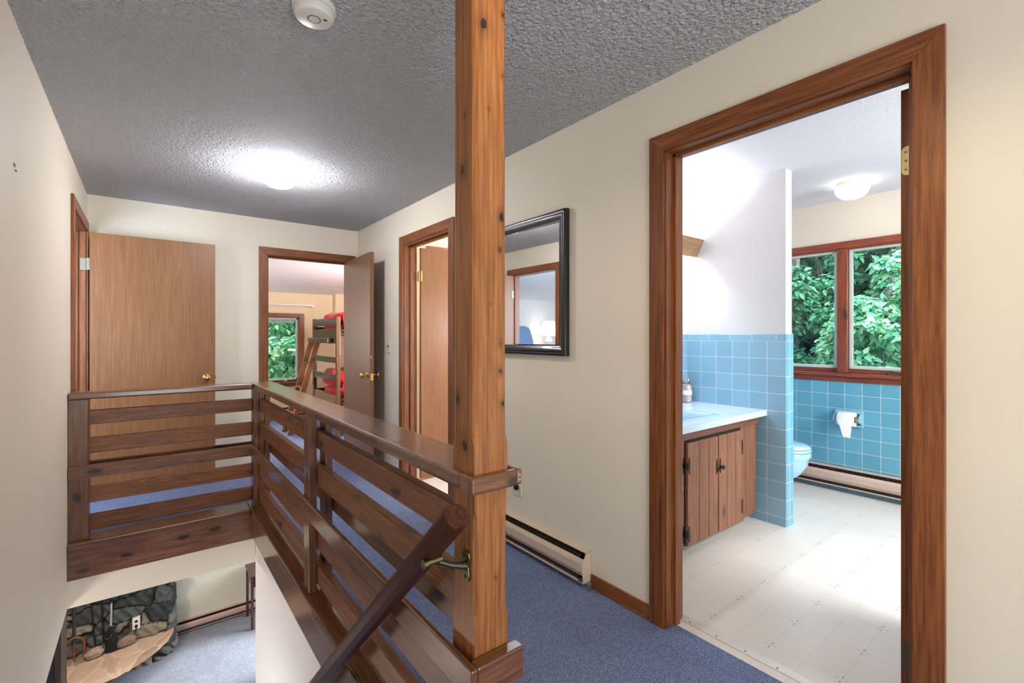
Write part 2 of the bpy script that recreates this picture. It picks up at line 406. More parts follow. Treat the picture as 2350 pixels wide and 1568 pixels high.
# ---- children's bedroom (sloping ceiling down to the knee wall)
YB = 7.8
bw = MB()
WX0, WX1, WZ0, WZ1 = 0.95, 1.88, 0.52, 1.555
for x0, x1, z0, z1 in ((-0.42, WX0, -0.3, 2.5), (WX0, WX1, -0.3, WZ0), (WX0, WX1, WZ1, 2.5), (WX1, 4.2, -0.3, 2.5)):
    bw.box(x0, x1, YB, YB + 0.14, z0, z1)
bw.box(2.406, 4.2, YB - 0.10, YB, -0.0, 2.0)
struct('wall_bedroom_back', bw, M['bedcream'])
struct('wall_bedroom_left', MB().box(-0.48, -0.36, B + 0.12, YB, 0, 2.6), M['bedcream'])
struct('wall_bedroom_right', MB().box(4.2, 4.32, B, YB + 0.14, -0.3, 2.6), M['bedcream'])
struct('wall_bedroom_front', MB().box(W, 4.2, B + 0.001, B + 0.12, 0, 2.5), M['bedcream'])
struct('floor_bedroom', MB().box(-3.6, 4.2, B + 0.1, YB, -0.30, 0).box(-4.6, L - 0.12, 2.8, B + 0.1, -0.3, 0).box(-4.6, -3.6, B + 0.1, YB, -0.30, 0), M['carpet'])
slope = MB().prism([(B + 0.02, CZ + 0.02), (B + 0.02, CZ + 0.12), (YB + 0.14, 2.02), (YB + 0.14, 1.915), (YB, 1.925)], 0, -0.42, 4.3)
struct('ceiling_bedroom', slope, M['white'])
# ---- bedroom on the left (seen only in the mirror)
struct('wall_left_bedroom_back', MB().box(-4.6, -0.48, YB, YB + 0.12, 0, 2.4), M['white'])
struct('wall_left_bedroom_far', MB().box(-4.72, -4.6, 2.8, YB + 0.12, 0, 2.9), M['white'])
struct('wall_left_bedroom_front', MB().box(-4.6, L - 0.12, 2.7, 2.8, 0, 2.9), M['white'])
struct('ceiling_left_bedroom', MB().prism([(2.7, CZ), (2.7, CZ + 0.1), (B, CZ + 0.1), (YB + 0.12, 2.17), (YB + 0.12, 2.05), (B, CZ)], 0, -4.72, L - 0.12), M['white'])
# ---- bathroom
PX, PX2, PYE, PYB, TX = 3.308, 3.4135, 1.323, 2.041, 1.268
XW = 4.458
struct('floor_bathroom', MB().box(W + 0.06, XW, -1.2, PYB + 0.05, -0.30, 0), M['vinyl'])
struct('ceiling_bathroom', MB().box(W2, XW + 0.12, -1.2, PYB + 0.1, CZ, CZ + 0.1), NT('bath_ceiling', 0.85, 0.2).m)
cm = bpy.data.materials['bath_ceiling']
_t = NT('bath_textured_ceiling', 0.85, 0.2); _v = _t.coord(rnd=False); _h = _t.noise(_v, 70, 3, 0.6, 0.6)
_t.base(lin((202, 203, 210))); _t.bump(_h, 0.5, 0.008)
bpy.data.objects['ceiling_bathroom'].data.materials[0] = _t.m; bpy.data.materials.remove(cm)
struct('wall_bathroom_partition', MB().box(PX + 0.006, PX2 - 0.006, PYE + 0.006, PYB, 0, CZ), wallpaint('bath_white_paint', (214, 214, 216)))
pt = MB().box(PX - 0.002, PX + 0.01, PYE, PYB, 0, 1.222); tp = sroot('wall_bathroom_tiles', (PX, 1.7, 0))
pt.build('tile_panel', M['tile_part'], tp)
MB().box(PX - 0.002, PX + 0.01, PYE, PYB, 1.222, TX).build('tile_cap_row', M['tile_cap'], tp, bevel=0.003)
MB().box(PX - 0.001, PX2 + 0.001, PYE - 0.003, PYE + 0.008, 0, TX).build('tile_end', M['tile_end'], tp, bevel=0.003)
MB().box(PX2 - 0.01, PX2 + 0.002, PYE, PYB, 0, TX).build('tile_panel', M['tile_part'], tp)
struct('wall_bathroom_back', MB().box(W2, XW, PYB, PYB + 0.1, 0, CZ), M['white'])
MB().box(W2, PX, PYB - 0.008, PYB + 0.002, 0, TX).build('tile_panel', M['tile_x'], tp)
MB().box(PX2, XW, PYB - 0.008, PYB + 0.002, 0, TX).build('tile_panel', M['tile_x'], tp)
struct('wall_bathroom_front', MB().box(W2, XW, -1.3, -1.2, 0, CZ), M['bathcream'])
VY0, VY1, VZ0, VZ1 = 0.78, 1.96, 0.955, 1.965
ww = MB()
for y0, y1, z0, z1 in ((-1.2, VY0, -0.3, CZ), (VY0, VY1, -0.3, VZ0), (VY0, VY1, VZ1, CZ), (VY1, PYB + 0.1, -0.3, CZ)):
    ww.box(XW, XW + 0.14, y0, y1, z0, z1)
struct('wall_bathroom_window', ww, M['bathcream'])
tw = MB()
for y0, y1, z0, z1 in ((-1.2, VY0, 0, TX), (VY0, VY1, 0, 0.90), (VY1, PYB, 0, TX)): tw.box(XW - 0.008, XW, y0, y1, z0, z1)
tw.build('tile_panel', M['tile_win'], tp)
cv = MB()
for k in range(27): cv.box(XW - 0.016, XW - 0.008, -1.16 + k * 0.1185, -1.16 + k * 0.1185 + 0.1165, 0, 0.05)
cv.build('tile_base', plain('blue_base_tile', (96, 138, 160), 0.2), tp, bevel=0.002)
# ---- powder room behind the second door
struct('floor_powder_room', MB().box(W + 0.06, 3.6, PYB + 0.05, B, -0.3, 0), M['vinyl'])
struct('wall_powder_room', MB().box(3.6, 3.7, PYB + 0.1, B, 0, CZ).box(W2, 3.6, PYB + 0.1, PYB + 0.11, 0, CZ), M['white'])
struct('ceiling_powder_room', MB().box(W2, 3.7, PYB + 0.1, B + 0.1, CZ, CZ + 0.1), M['white'])
# ---- trims: threshold strip, baseboards
th = MB().box(1.862, 1.905, BY0 + 0.012, BY1 - 0.012, 0, 0.004).build('trim_1', plain('white_aluminium', (225, 222, 218), 0.3, 0.3), bevel=0.0015); th['kind'] = 'structure'
gsm = plain('grey_screw', (120, 115, 110), 0.4, 0.6)
for k in range(7): MB().lathe((1.872, 0.42 + k * 0.12, 0.004), [(0.004, 0), (0.004, 0.0012), (0.0015, 0.0016)], n=10).build('screw', gsm, th)
def bboard(name, x0, x1, y0, y1, ax, mat=None):
    struct(name, MB().box(x0, x1, y0, y1, 0, 0.068), mat or M['trim_' + ax], bevel=0.004)
bboard('baseboard_right', W - 0.013, W, 1.268, 1.60, 'y'); bboard('baseboard_right.001', W - 0.013, W, 2.86, 2.92, 'y')
bboard('baseboard_right.002', W - 0.013, W, 3.86, B, 'y')
bboard('baseboard_right.003', W - 0.013, W, -2.2, 0.275, 'y')
bboard('baseboard_back', L, 0.83, B - 0.013, B, 'x')
bboard('baseboard_left', L, L + 0.013, -2.2, 0.9, 'y')

# ---- doors: casings, jambs, leaves
def casing_x(par, x, out, y0, y1, top, w=0.072, tk=0.016, side=True):
    """casing on a wall plane x, standing out towards `out` (+1/-1); opening y0..y1, head height top"""
    xa, xb = x, x + out * tk
    for nm, poly, ax in (('casing', [(y0 - w, 0), (y0, 0), (y0, top), (y0 - w, top + w)], 'z'), ('casing', [(y1, 0), (y1 + w, 0), (y1 + w, top + w), (y1, top)], 'z'),
                         ('casing', [(y0 - w, top + w), (y0, top), (y1, top), (y1 + w, top + w)], 'y')):
        MB().prism(poly, 0, xa, xb).build(nm, M['trim_' + ax], par, bevel=0.0025)
def casing_y(par, y, out, x0, x1, top, w=0.072, tk=0.016):
    ya, yb = y, y + out * tk
    for nm, poly, ax in (('casing', [(x0 - w, 0), (x0, 0), (x0, top), (x0 - w, top + w)], 'z'), ('casing', [(x1, 0), (x1 + w, 0), (x1 + w, top + w), (x1, top)], 'z'),
                         ('casing', [(x0 - w, top + w), (x0, top), (x1, top), (x1 + w, top + w)], 'x')):
        MB().prism(poly, 1, ya, yb).build(nm, M['trim_' + ax], par, bevel=0.0025)
def knob_set(par, c, axis, s, mat=None, both=True, leaf=0.035):
    """door knob with rose and latch, on the leaf face; axis = normal axis of the face, s = direction"""
    mat = mat or M['brass']; prof = [(0.032, 0), (0.032, 0.004), (0.024, 0.010), (0.011, 0.014), (0.010, 0.032), (0.018, 0.038), (0.027, 0.046), (0.028, 0.056), (0.022, 0.064), (0.012, 0.067)]
    k = MB()
    for d in ((s, -s) if both else (s,)):
        off = [0, 0, 0]; off[axis] = (leaf if d == -s else 0) * -s
        rs = []
        for r, h in prof:
            ring = []
            for i in range(28):
                a = 2 * math.pi * i / 28; p = [0, 0, 0]; q = [j for j in range(3) if j != axis]
                p[q[0]] = math.cos(a) * r; p[q[1]] = math.sin(a) * r; p[axis] = h * d
                ring.append(tuple(c[j] + p[j] + off[j] for j in range(3)))
            rs.append(ring)
        k.rings(rs)
    return k.build('door_knob', mat, par, smooth=True, ang=50)
# bathroom door 
d1 = sroot('door_1', (W, 0.77, 0))
casing_x(d1, W, -1, 0.360, 1.184, 2.046)
casing_x(d1, W2, 1, 0.360, 1.184, 2.046)
MB().box(W - 0.002, W2 + 0.002, 1.178, 1.194, 0, 2.046).build('jamb', M['trim_z'], d1, bevel=0.0015)
MB().box(W - 0.002, W2 + 0.002, 0.348, 0.366, 0, 2.046).build('jamb', M['trim_z'], d1, bevel=0.0015)
MB().box(W - 0.002, W2 + 0.002, 0.348, 1.194, 2.040, 2.054).build('jamb_head', M['trim_y'], d1, bevel=0.0015)
MB().box(1.803, 1.838, 1.164, 1.178, 0, 2.040).build('door_stop', M['trim_z'], d1, bevel=0.002)
MB().box(1.803, 1.838, 0.366, 0.380, 0, 2.040).build('door_stop', M['trim_z'], d1, bevel=0.002)
MB().box(1.803, 1.838, 0.366, 1.178, 2.026, 2.040).build('door_stop', M['trim_y'], d1, bevel=0.002)
lf = MB().box(1.882, 2.66, 0.381, 0.416, 0.012, 2.028).build('leaf', M['trim_z'], d1, bevel=0.001)
knob_set(lf, (2.60, 0.416, 0.92), 1, 1)
def plate(par, cx, y0, y1, z0, z1, mat=M['hinge']):
    m = MB(); r = 0.014; pts = []
    for (cy, cz, a0) in ((y1 - r, z1 - r, 0), (y0 + r * 0.2, z1, 90), (y0 + r * 0.2, z0, 180), (y1 - r, z0 + r, 270)):
        if a0 in (0, 270):
            for k in range(6): a = R(a0 + 90 * k / 5); pts.append((cy + math.cos(a) * r, cz + math.sin(a) * r))
        else: pts.append((cy, cz))
    m.prism(pts, 0, cx - 0.002, cx); h = m.build('hinge', mat, par)
    for q in (0.2, 0.5, 0.8): MB().lathe(((cx - 0.002), (y0 + y1) / 2 + 0.004, z0 + (z1 - z0) * q), [(0.0035, -0.0008), (0.0015, -0.001)], axis=0, n=10).build('hinge_screw', M['oldbrass'], h)
plate(d1, 1.8825, 0.384, 0.414, 1.757, 1.848); plate(d1, 1.8825, 0.384, 0.414, 0.2, 0.292, M['oldbrass'])
MB().box(1.846, 1.862, 1.1765, 1.1785, 0.86, 0.925).build('strike_plate', M['oldbrass'], d1)
# second door on the right wall, opening away from the hall
d2 = sroot('door_2', (W, 3.38, 0))
casing_x(d2, W, -1, 2.997, 3.770, 2.044)
MB().box(W - 0.002, W2 + 0.002, 3.764, 3.787, 0, 2.044).build('jamb', M['trim_z'], d2, bevel=0.0015)
MB().box(W - 0.002, W2 + 0.002, 2.983, 3.004, 0, 2.044).build('jamb', M['trim_z'], d2, bevel=0.0015)
MB().box(W - 0.002, W2 + 0.002, 2.983, 3.787, 2.038, 2.054).build('jamb_head', M['trim_y'], d2, bevel=0.0015)
MB().box(1.806, 1.842, 3.748, 3.764, 0, 2.038).build('door_stop', M['trim_z'], d2, bevel=0.003)
MB().box(1.806, 1.842, 2.99, 3.764, 2.022, 2.038).build('door_stop', M['trim_y'], d2, bevel=0.003)
MB().box(1.892, 2.64, 3.716, 3.750, 0.012, 2.026).build('leaf', M['veneer_warm'], d2, bevel=0.001)
hg = MB().box(1.866, 1.884, 3.755, 3.7635, 1.735, 1.825).build('hinge', M['hinge'], d2, bevel=0.003)
MB().lathe((1.888, 3.757, 1.735), [(0.007, 0), (0.007, 0.09)], n=14).box(1.888, 1.9, 3.712, 3.7155, 1.735, 1.825).build('hinge_pin', M['brass'], hg, smooth=True)
# closet door standing open inside that room
d3 = sroot('door_3', (2.6, 4.3, 0))
MB().box(2.262, 2.95, 4.30, 4.335, 0.012, 2.178).build('leaf', M['veneer_warm'], d3, bevel=0.001)
MB().box(2.262, 2.95, 4.335, 4.40, 2.178, 2.20).build('track', M['white'], d3)
# bedroom door (open, lying back against the right wall)
d4 = sroot('door_4', (1.28, B, 0))
casing_y(d4, B, -1, 0.900, 1.660, 2.022)
casing_y(d4, B + 0.12, 1, 0.900, 1.660, 2.022)
MB().box(0.886, 0.906, B - 0.002, B + 0.122, 0, 2.022).build('jamb', M['trim_z'], d4, bevel=0.0015)
MB().box(1.654, 1.674, B - 0.002, B + 0.122, 0, 2.022).build('jamb', M['trim_z'], d4, bevel=0.0015)
MB().box(0.886, 1.674, B - 0.002, B + 0.122, 2.016, 2.031).build('jamb_head', M['trim_x'], d4, bevel=0.0015)
MB().box(0.906, 0.918, B + 0.045, B + 0.08, 0, 2.016).build('door_stop', M['trim_z'], d4, bevel=0.002)
MB().box(0.906, 1.66, B + 0.045, B + 0.08, 2.003, 2.016).build('door_stop', M['trim_x'], d4, bevel=0.002)
def rotz(cx, cy, deg):
    c, s = math.cos(R(deg)), math.sin(R(deg))
    return lambda x, y, z: (cx + x * c - y * s, cy + x * s + y * c, z)
tfb = rotz(1.652, B - 0.018, -2.9)
lf4 = MB(tfb).box(-0.036, 0, -0.80, 0, 0.012, 2.012).build('leaf', M['veneer_dark'], d4, bevel=0.001)
kc = tfb(-0.036, -0.735, 0.905); knob_set(lf4, kc, 0, -1, leaf=0.038)
MB(tfb).box(-0.030, -0.006, -0.8015, -0.7995, 0.86, 0.92).build('latch_plate', M['brass'], lf4)
MB(tfb).box(-0.030, -0.022, -0.8025, -0.7995, 1.06, 1.075).build('paint_chip', M['screw'], lf4)
# left wall door (open against the back wall)
d5 = sroot('door_5', (L, 4.38, 0))
casing_x(d5, L, 1, 3.967, 4.788, 2.052)
casing_x(d5, L - 0.12, -1, 3.967, 4.788, 2.052)
MB().box(L - 0.122, L + 0.002, 4.782, 4.806, 0, 2.05).build('jamb', M['trim_z'], d5, bevel=0.0015)
MB().box(L - 0.122, L + 0.002, 3.948, 3.973, 0, 2.05).build('jamb', M['trim_z'], d5, bevel=0.0015)
MB().box(L - 0.122, L + 0.002, 3.948, 4.806, 2.044, 2.06).build('jamb_head', M['trim_y'], d5, bevel=0.0015)
MB().box(L - 0.075, L - 0.04, 4.768, 4.782, 0, 2.044).build('door_stop', M['trim_z'], d5, bevel=0.002)
lf5 = MB().box(L + 0.026, L + 0.830, 4.745, 4.780, 0.014, 2.040).build('leaf', M['veneer_warm'], d5, bevel=0.001)
knob_set(lf5, (L + 0.770, 4.745, 0.905), 1, -1)
MB().box(L + 0.8295, L + 0.838, 4.756, 4.769, 0.893, 0.917).build('latch_bolt', M['oldbrass'], lf5, bevel=0.002)
h5 = MB().box(L - 0.030, L + 0.004, 4.7795, 4.7825, 1.755, 1.845).build('hinge', M['dullhinge'], d5, bevel=0.001)
MB().lathe((L + 0.012, 4.772, 1.755), [(0.007, 0), (0.007, 0.09)], n=14).box(L + 0.012, L + 0.026, 4.7435, 4.7455, 1.755, 1.845).build('hinge_pin', M['dullhinge'], h5, smooth=True)

# ---- windows
M['sash'] = plain('grey_white_sash', (190, 200, 196), 0.45)
w1 = sroot('window_1', (XW, 1.36, VZ0))
RDW = {k: wood('window_wood_' + k, (88, 36, 20), (132, 62, 38), (158, 84, 54), 'xyz'.index(k), knots=0, rough=0.35, lines=0.3, blotch=0.4, coat=0.2) for k in 'xyz'}
cw = 0.055
for y0, y1 in ((VY0 - cw, VY0), (VY1, VY1 + cw)):
    MB().box(XW - 0.018, XW, y0, y1, 0.885, VZ1 + cw).build('casing', RDW['z'], w1, bevel=0.004)
MB().box(XW - 0.018, XW, VY0, VY1, VZ1, VZ1 + cw).build('casing', RDW['y'], w1, bevel=0.004)
MB().box(XW - 0.018, XW, VY0 - cw, VY1 + cw, 0.885, 0.930).build('apron', RDW['y'], w1, bevel=0.004)
MB().box(XW - 0.045, XW + 0.07, VY0 - 0.07, VY1 + 0.065, 0.930, 0.957).build('stool', RDW['y'], w1, bevel=0.006)
MB().box(XW - 0.012, XW + 0.10, 1.322, 1.396, 0.957, VZ1).build('mullion', RDW['z'], w1, bevel=0.006)
MB().box(XW, XW + 0.14, VY0, VY0 + 0.012, VZ0, VZ1).box(XW, XW + 0.14, VY1 - 0.012, VY1, VZ0, VZ1).box(XW, XW + 0.14, VY0, VY1, VZ1 - 0.012, VZ1).box(XW + 0.03, XW + 0.14, VY0, VY1, VZ0, VZ0 + 0.03).build('frame', RDW['z'], w1)
def sash(par, y0, y1, z0, z1, x):
    b = MB(); t = 0.024
    b.box(x, x + 0.03, y0, y0 + t, z0, z1).box(x, x + 0.03, y1 - t, y1, z0, z1).box(x, x + 0.03, y0 + t, y1 - t, z0, z0 + t).box(x, x + 0.03, y0 + t, y1 - t, z1 - t, z1)
    s = b.build('sash', M['sash'], par, bevel=0.003)
    MB().box(x + 0.012, x + 0.016, y0 + t - 0.003, y1 - t + 0.003, z0 + t - 0.003, z1 - t + 0.003).build('pane', M['glass'], s)
MB().box(XW + 0.03, XW + 0.035, VY0 + 0.01, 1.33, 0.985, 0.997).box(XW + 0.02, XW + 0.05, VY0 + 0.01, 1.325, 0.957, 0.992).box(XW + 0.02, XW + 0.05, 1.395, VY1 - 0.01, 0.957, 0.992).build('sash_rail', RDW['y'], w1, bevel=0.003)
sash(w1, VY0 + 0.015, 1.320, 0.992, VZ1 - 0.006, XW + 0.02); sash(w1, 1.400, VY1 - 0.015, 0.992, VZ1 - 0.006, XW + 0.02)
lt = MB().box(XW - 0.030, XW - 0.012, 1.318, 1.330, 1.39, 1.47).box(XW - 0.036, XW - 0.026, 1.320, 1.328, 1.43, 1.50).build('latch', plain('bronze', (96, 80, 70), 0.4, 0.8), w1, bevel=0.003)
def crank(par, x, y, z, s):
    m = MB().box(x - 0.012, x + 0.02, y - 0.035, y + 0.035, z, z + 0.016).tube([(x, y, z + 0.016), (x - 0.005, y + s * 0.01, z + 0.03), (x - 0.02, y - s * 0.06, z + 0.022)], 0.006, 8)
    m.lathe((x - 0.02, y - s * 0.066, z + 0.012), [(0.004, 0), (0.01, 0.004), (0.01, 0.022), (0.004, 0.026)], n=12)
    return m.build('crank', M['oldbrass'], par, smooth=True)
crank(w1, XW - 0.01, 1.02, 0.957, 1); crank(w1, XW - 0.01, 1.83, 0.957, -1)
# bedroom window
w2 = sroot('window_2', (1.42, YB, WZ0))
for x0, x1 in ((WX0 - 0.07, WX0), (WX1, WX1 + 0.07)):
    MB().box(x0, x1, YB - 0.018, YB, 0.490, WZ1 + 0.055).build('casing', M['trim_z'], w2, bevel=0.004)
MB().box(WX0, WX1, YB - 0.018, YB, WZ1, WZ1 + 0.055).build('casing', M['trim_x'], w2, bevel=0.004)
MB().box(WX0, WX1, YB - 0.018, YB, 0.490, 0.535).build('apron', M['trim_x'], w2, bevel=0.004)
MB().box(WX0 - 0.09, WX1 + 0.02, YB - 0.04, YB + 0.05, 0.535, 0.556).build('stool', M['trim_x'], w2, bevel=0.005)
MB().box(WX1 - 0.012, WX1, YB, YB + 0.14, WZ0, WZ1).box(WX0, WX0 + 0.012, YB, YB + 0.14, WZ0, WZ1).box(WX0, WX1, YB, YB + 0.14, WZ1 - 0.012, WZ1).box(WX0, WX1, YB + 0.05, YB + 0.14, WZ0, 0.585).build('frame', M['trim_z'], w2)
b = MB(); x0, x1, z0, z1, t = WX0 + 0.012, WX1 - 0.012, 0.585, WZ1 - 0.012, 0.028
b.box(x0, x0 + t, YB + 0.03, YB + 0.06, z0, z1).box(x1 - t, x1, YB + 0.03, YB + 0.06, z0, z1).box(x0, x1, YB + 0.03, YB + 0.06, z0, z0 + t).box(x0, x1, YB + 0.03, YB + 0.06, z1 - t, z1)
s2 = b.build('sash', M['sash'], w2, bevel=0.003)
MB().box(x0 + t, x1 - t, YB + 0.045, YB + 0.049, z0 + t, z1 - t).build('pane', M['glass'], s2)
b = MB()
for k in range(4): b.box(x0 + 0.04, x1 - t - 0.008, YB + 0.075, YB + 0.10, z1 - t - 0.012 - k * 0.014, z1 - t - 0.002 - k * 0.014)
b.build('storm_rail', plain('grey_metal', (140, 148, 156), 0.4, 0.4), w2)
MB().box(1.62, 1.67, YB - 0.03, YB + 0.0, 0.556, 0.572).tube([(1.66, YB - 0.03, 0.572), (1.70, YB - 0.04, 0.588)], 0.006, 8).build('crank', M['oldbrass'], w2)

# ================================================================== RAILING (long run along y, short run along x)
RX = {'f0': 0.600, 'f1': 0.636, 's1': 0.672, 'r1': 0.708}      # front member, slat, rear member (x)
RY = {'f0': 3.752, 'f1': 3.788, 's1': 3.824, 'r1': 3.860}      # the same in y for the short run
rl = thing('stair_railing', (0.6, 3.7, 0), 'brown stained pine railing with horizontal slats around the stairwell opening', 'railing')
bv = 0.004
MB().box(0.596, 0.742, 0.972, 3.88, 0.880, 0.920).build('cap_rail', M['rail_y'], rl, bevel=0.009, seg=3)
MB().box(L + 0.001, 0.5955, 3.735, 3.880, 0.880, 0.920).build('cap_rail', M['rail_x'], rl, bevel=0.009, seg=3)
# cap wraps round the tall post
MB().box(0.596, 0.612, 0.9305, 0.972, 0.880, 0.920).build('cap_rail_end', M['rail_y'], rl, bevel=0.002)
nb = MB().box(0.596, 0.728, 0.914, 0.9305, 0.880, 0.920).build('cap_nosing', M['rail_x'], rl, bevel=0.003)
MB().box(0.7285, 0.746, 0.914, 0.972, 0.880, 0.920).build('cap_nosing', M['rail_y'], rl, bevel=0.006)
for (x, z) in ((0.737, 0.905), (0.737, 0.893)): MB().lathe((x, 0.9142, z), [(0.0022, 0), (0.0012, -0.001)], axis=1, n=8).build('nail_head', M['screw'], nb)
for (x, z) in ((0.603, 0.905), (0.607, 0.888)): MB().lathe((x, 0.9142, z), [(0.0018, 0), (0.0012, -0.001)], axis=1, n=8).build('nail_head', M['oldbrass'], nb)
SL = [(0.722, 0.808), (0.550, 0.642), (0.252, 0.345), (0.084, 0.178)]
for z0, z1 in SL:
    MB().box(RX['f1'], RX['s1'], 0.995, 2.335, z0, z1).build('slat', M['slat_y'], rl, bevel=bv)
    MB().box(RX['f1'], RX['s1'], 2.345, 3.75, z0, z1).build('slat', M['slat_y'], rl, bevel=bv)
    MB().box(L + 0.002, RX['f0'] - 0.001, RY['f1'], RY['s1'], z0, z1).build('slat', M['slat_x'], rl, bevel=bv)
ZM0, ZM1 = 0.412, 0.490
MB().box(0.582, 0.5995, 0.895, 3.732, ZM0, ZM1).build('mid_rail', M['rail_y'], rl, bevel=bv)
MB().box(RX['r1'], 0.730, 1.032, 3.86, ZM0, ZM1).build('mid_rail', M['rail_y'], rl, bevel=bv)
MB().box(0.6, 0.735, 0.895, 0.9285, ZM0, ZM1).build('mid_rail_return', M['rail_x'], rl, bevel=bv)
MB().box(L + 0.001, 0.5995, 3.734, 3.7515, ZM0, ZM1).build('mid_rail', M['rail_x'], rl, bevel=bv)
MB().box(L + 0.001, 0.70, 3.861, 3.880, ZM0, ZM1).build('mid_rail', M['rail_x'], rl, bevel=bv)
# intermediate baluster, corner and wall posts: front and rear boards
for y0, y1 in ((2.312, 2.405), (3.752, 3.842)):
    MB().box(RX['f0'], RX['f1'], y0, y1, 0.045, 0.880).build('post_board', M['rail_z'], rl, bevel=bv)
    MB().box(RX['s1'] + 0.002, RX['r1'], y0, y1, 0.045, 0.880).build('post_board', M['rail_z'], rl, bevel=bv)
MB().box(RX['f1'] + 0.001, RX['s1'] + 0.002, 3.756, 3.80, 0.045, 0.880).build('post_board', M['rail_z'], rl, bevel=bv)
MB().box(L + 0.001, L + 0.092, RY['f0'], RY['f1'], 0.045, 0.880).build('post_board', M['rail_z'], rl, bevel=bv)
MB().box(L + 0.001, L + 0.092, RY['s1'], RY['r1'], 0.045, 0.880).build('post_board', M['rail_z'], rl, bevel=bv)
# base boards and fascias
MB().box(0.580, 0.745, 0.9, 3.88, 0.001, 0.045).build('base_board', M['rail_y'], rl, bevel=0.007, seg=3)
MB().box(L + 0.001, 0.5795, 3.712, 3.88, 0.001, 0.045).build('base_board', M['rail_x'], rl, bevel=0.007, seg=3)
MB().box(0.592, 0.611, 0.9, 3.725, -0.170, 0.0005).build('fascia', M['rail_y'], rl, bevel=0.003)
MB().box(L + 0.001, 0.610, 3.726, 3.741, -0.170, 0.0005).build('fascia', M['rail_x'], rl, bevel=0.003)

# ---- the tall post: square blocks with chamfered lengths between
def oct_ring(x0, x1, y0, y1, c, z):
    c = max(c, 0.0006)
    return [(x0 + c, y0, z), (x1 - c, y0, z), (x1, y0 + c, z), (x1, y1 - c, z), (x1 - c, y1, z), (x0 + c, y1, z), (x0, y1 - c, z), (x0, y0 + c, z)]
pr = []
C = 0.011
for z, c in ((-0.28, 0), (0.56, 0), (0.585, C * .7), (0.60, C * .7), (0.815, C * .7), (0.845, 0), (0.985, 0), (1.010, C), (CZ, C)):
    pr.append(oct_ring(0.613, 0.711, 0.931, 1.030, c, z))
ps = MB(); ps.rings(pr)
post = ps.build('newel_post', M['post'], bevel=0.0)
tag(post, 'tall square pine post with chamfered corners rising from stair railing to ceiling', 'post')
KN = [('y', 0.697, 2.045, 0.006, .9), ('y', 0.640, 2.00, 0.011, 1), ('y', 0.695, 1.895, 0.0045, .7), ('y', 0.692, 1.545, 0.009, 1), ('y', 0.688, 1.465, 0.0075, .8), ('y', 0.689, 1.235, 0.0045, .7),
      ('y', 0.690, 1.165, 0.006, .9), ('y', 0.697, 1.085, 0.008, 1), ('y', 0.655, 1.80, 0.003, .5), ('y', 0.675, 0.66, 0.004, .6), ('y', 0.66, 1.33, 0.003, .4),
      ('x', 0.985, 1.660, 0.011, 1), ('x', 0.975, 1.79, 0.006, .7), ('x', 1.005, 1.095, 0.010, 1), ('x', 0.975, 0.985, 0.013, 1), ('x', 0.99, 1.40, 0.004, .5)]
def knot_halos(m):
    nt = m.node_tree; bs = nt.nodes['Principled BSDF']; L_ = nt.links; src = bs.inputs['Base Color'].links[0].from_socket
    ge = nt.nodes.new('ShaderNodeNewGeometry'); acc = None
    no = nt.nodes.new('ShaderNodeTexNoise'); no.inputs['Scale'].default_value = 45
    def mth(op, a, b_, cl=False):
        n = nt.nodes.new('ShaderNodeMath'); n.operation = op; n.use_clamp = cl
        for k, v in ((0, a), (1, b_)):
            if hasattr(v, 'links'): L_.new(v, n.inputs[k])
            else: n.inputs[k].default_value = v
        return n.outputs[0]
    L_.new(ge.outputs['Position'], no.inputs['Vector'])
    wob = mth('MULTIPLY', mth('SUBTRACT', no.outputs['Fac'], 0.5), 0.016)
    for f, u, z, r, k in KN:
        c = (u, 0.931, z) if f == 'y' else (0.613, u, z)
        sb = nt.nodes.new('ShaderNodeVectorMath'); sb.operation = 'SUBTRACT'; L_.new(ge.outputs['Position'], sb.inputs[0]); sb.inputs[1].default_value = c
        ml = nt.nodes.new('ShaderNodeVectorMath'); ml.operation = 'MULTIPLY'; L_.new(sb.outputs[0], ml.inputs[0]); ml.inputs[1].default_value = (1.15, 1.15, 0.8)
        ln = nt.nodes.new('ShaderNodeVectorMath'); ln.operation = 'LENGTH'; L_.new(ml.outputs[0], ln.inputs[0])
        d = mth('ADD', ln.outputs['Value'], wob)
        core = mth('MULTIPLY', mth('SUBTRACT', 1.0, mth('DIVIDE', d, r), True), 3.0, True)
        ring = mth('MULTIPLY', mth('POWER', mth('SUBTRACT', 1.0, mth('DIVIDE', d, r * 3.6), True), 1.6), 0.75)
        v = mth('MULTIPLY', mth('MAXIMUM', core, ring), k)
        acc = v if acc is None else mth('MAXIMUM', acc, v)
    mx = nt.nodes.new('ShaderNodeMix'); mx.data_type = 'RGBA'; L_.new(acc, mx.inputs[0]); L_.new(src, mx.inputs[6]); mx.inputs[7].default_value = lin((40, 20, 12))
    L_.new(mx.outputs[2], bs.inputs['Base Color'])
knot_halos(M['post'])

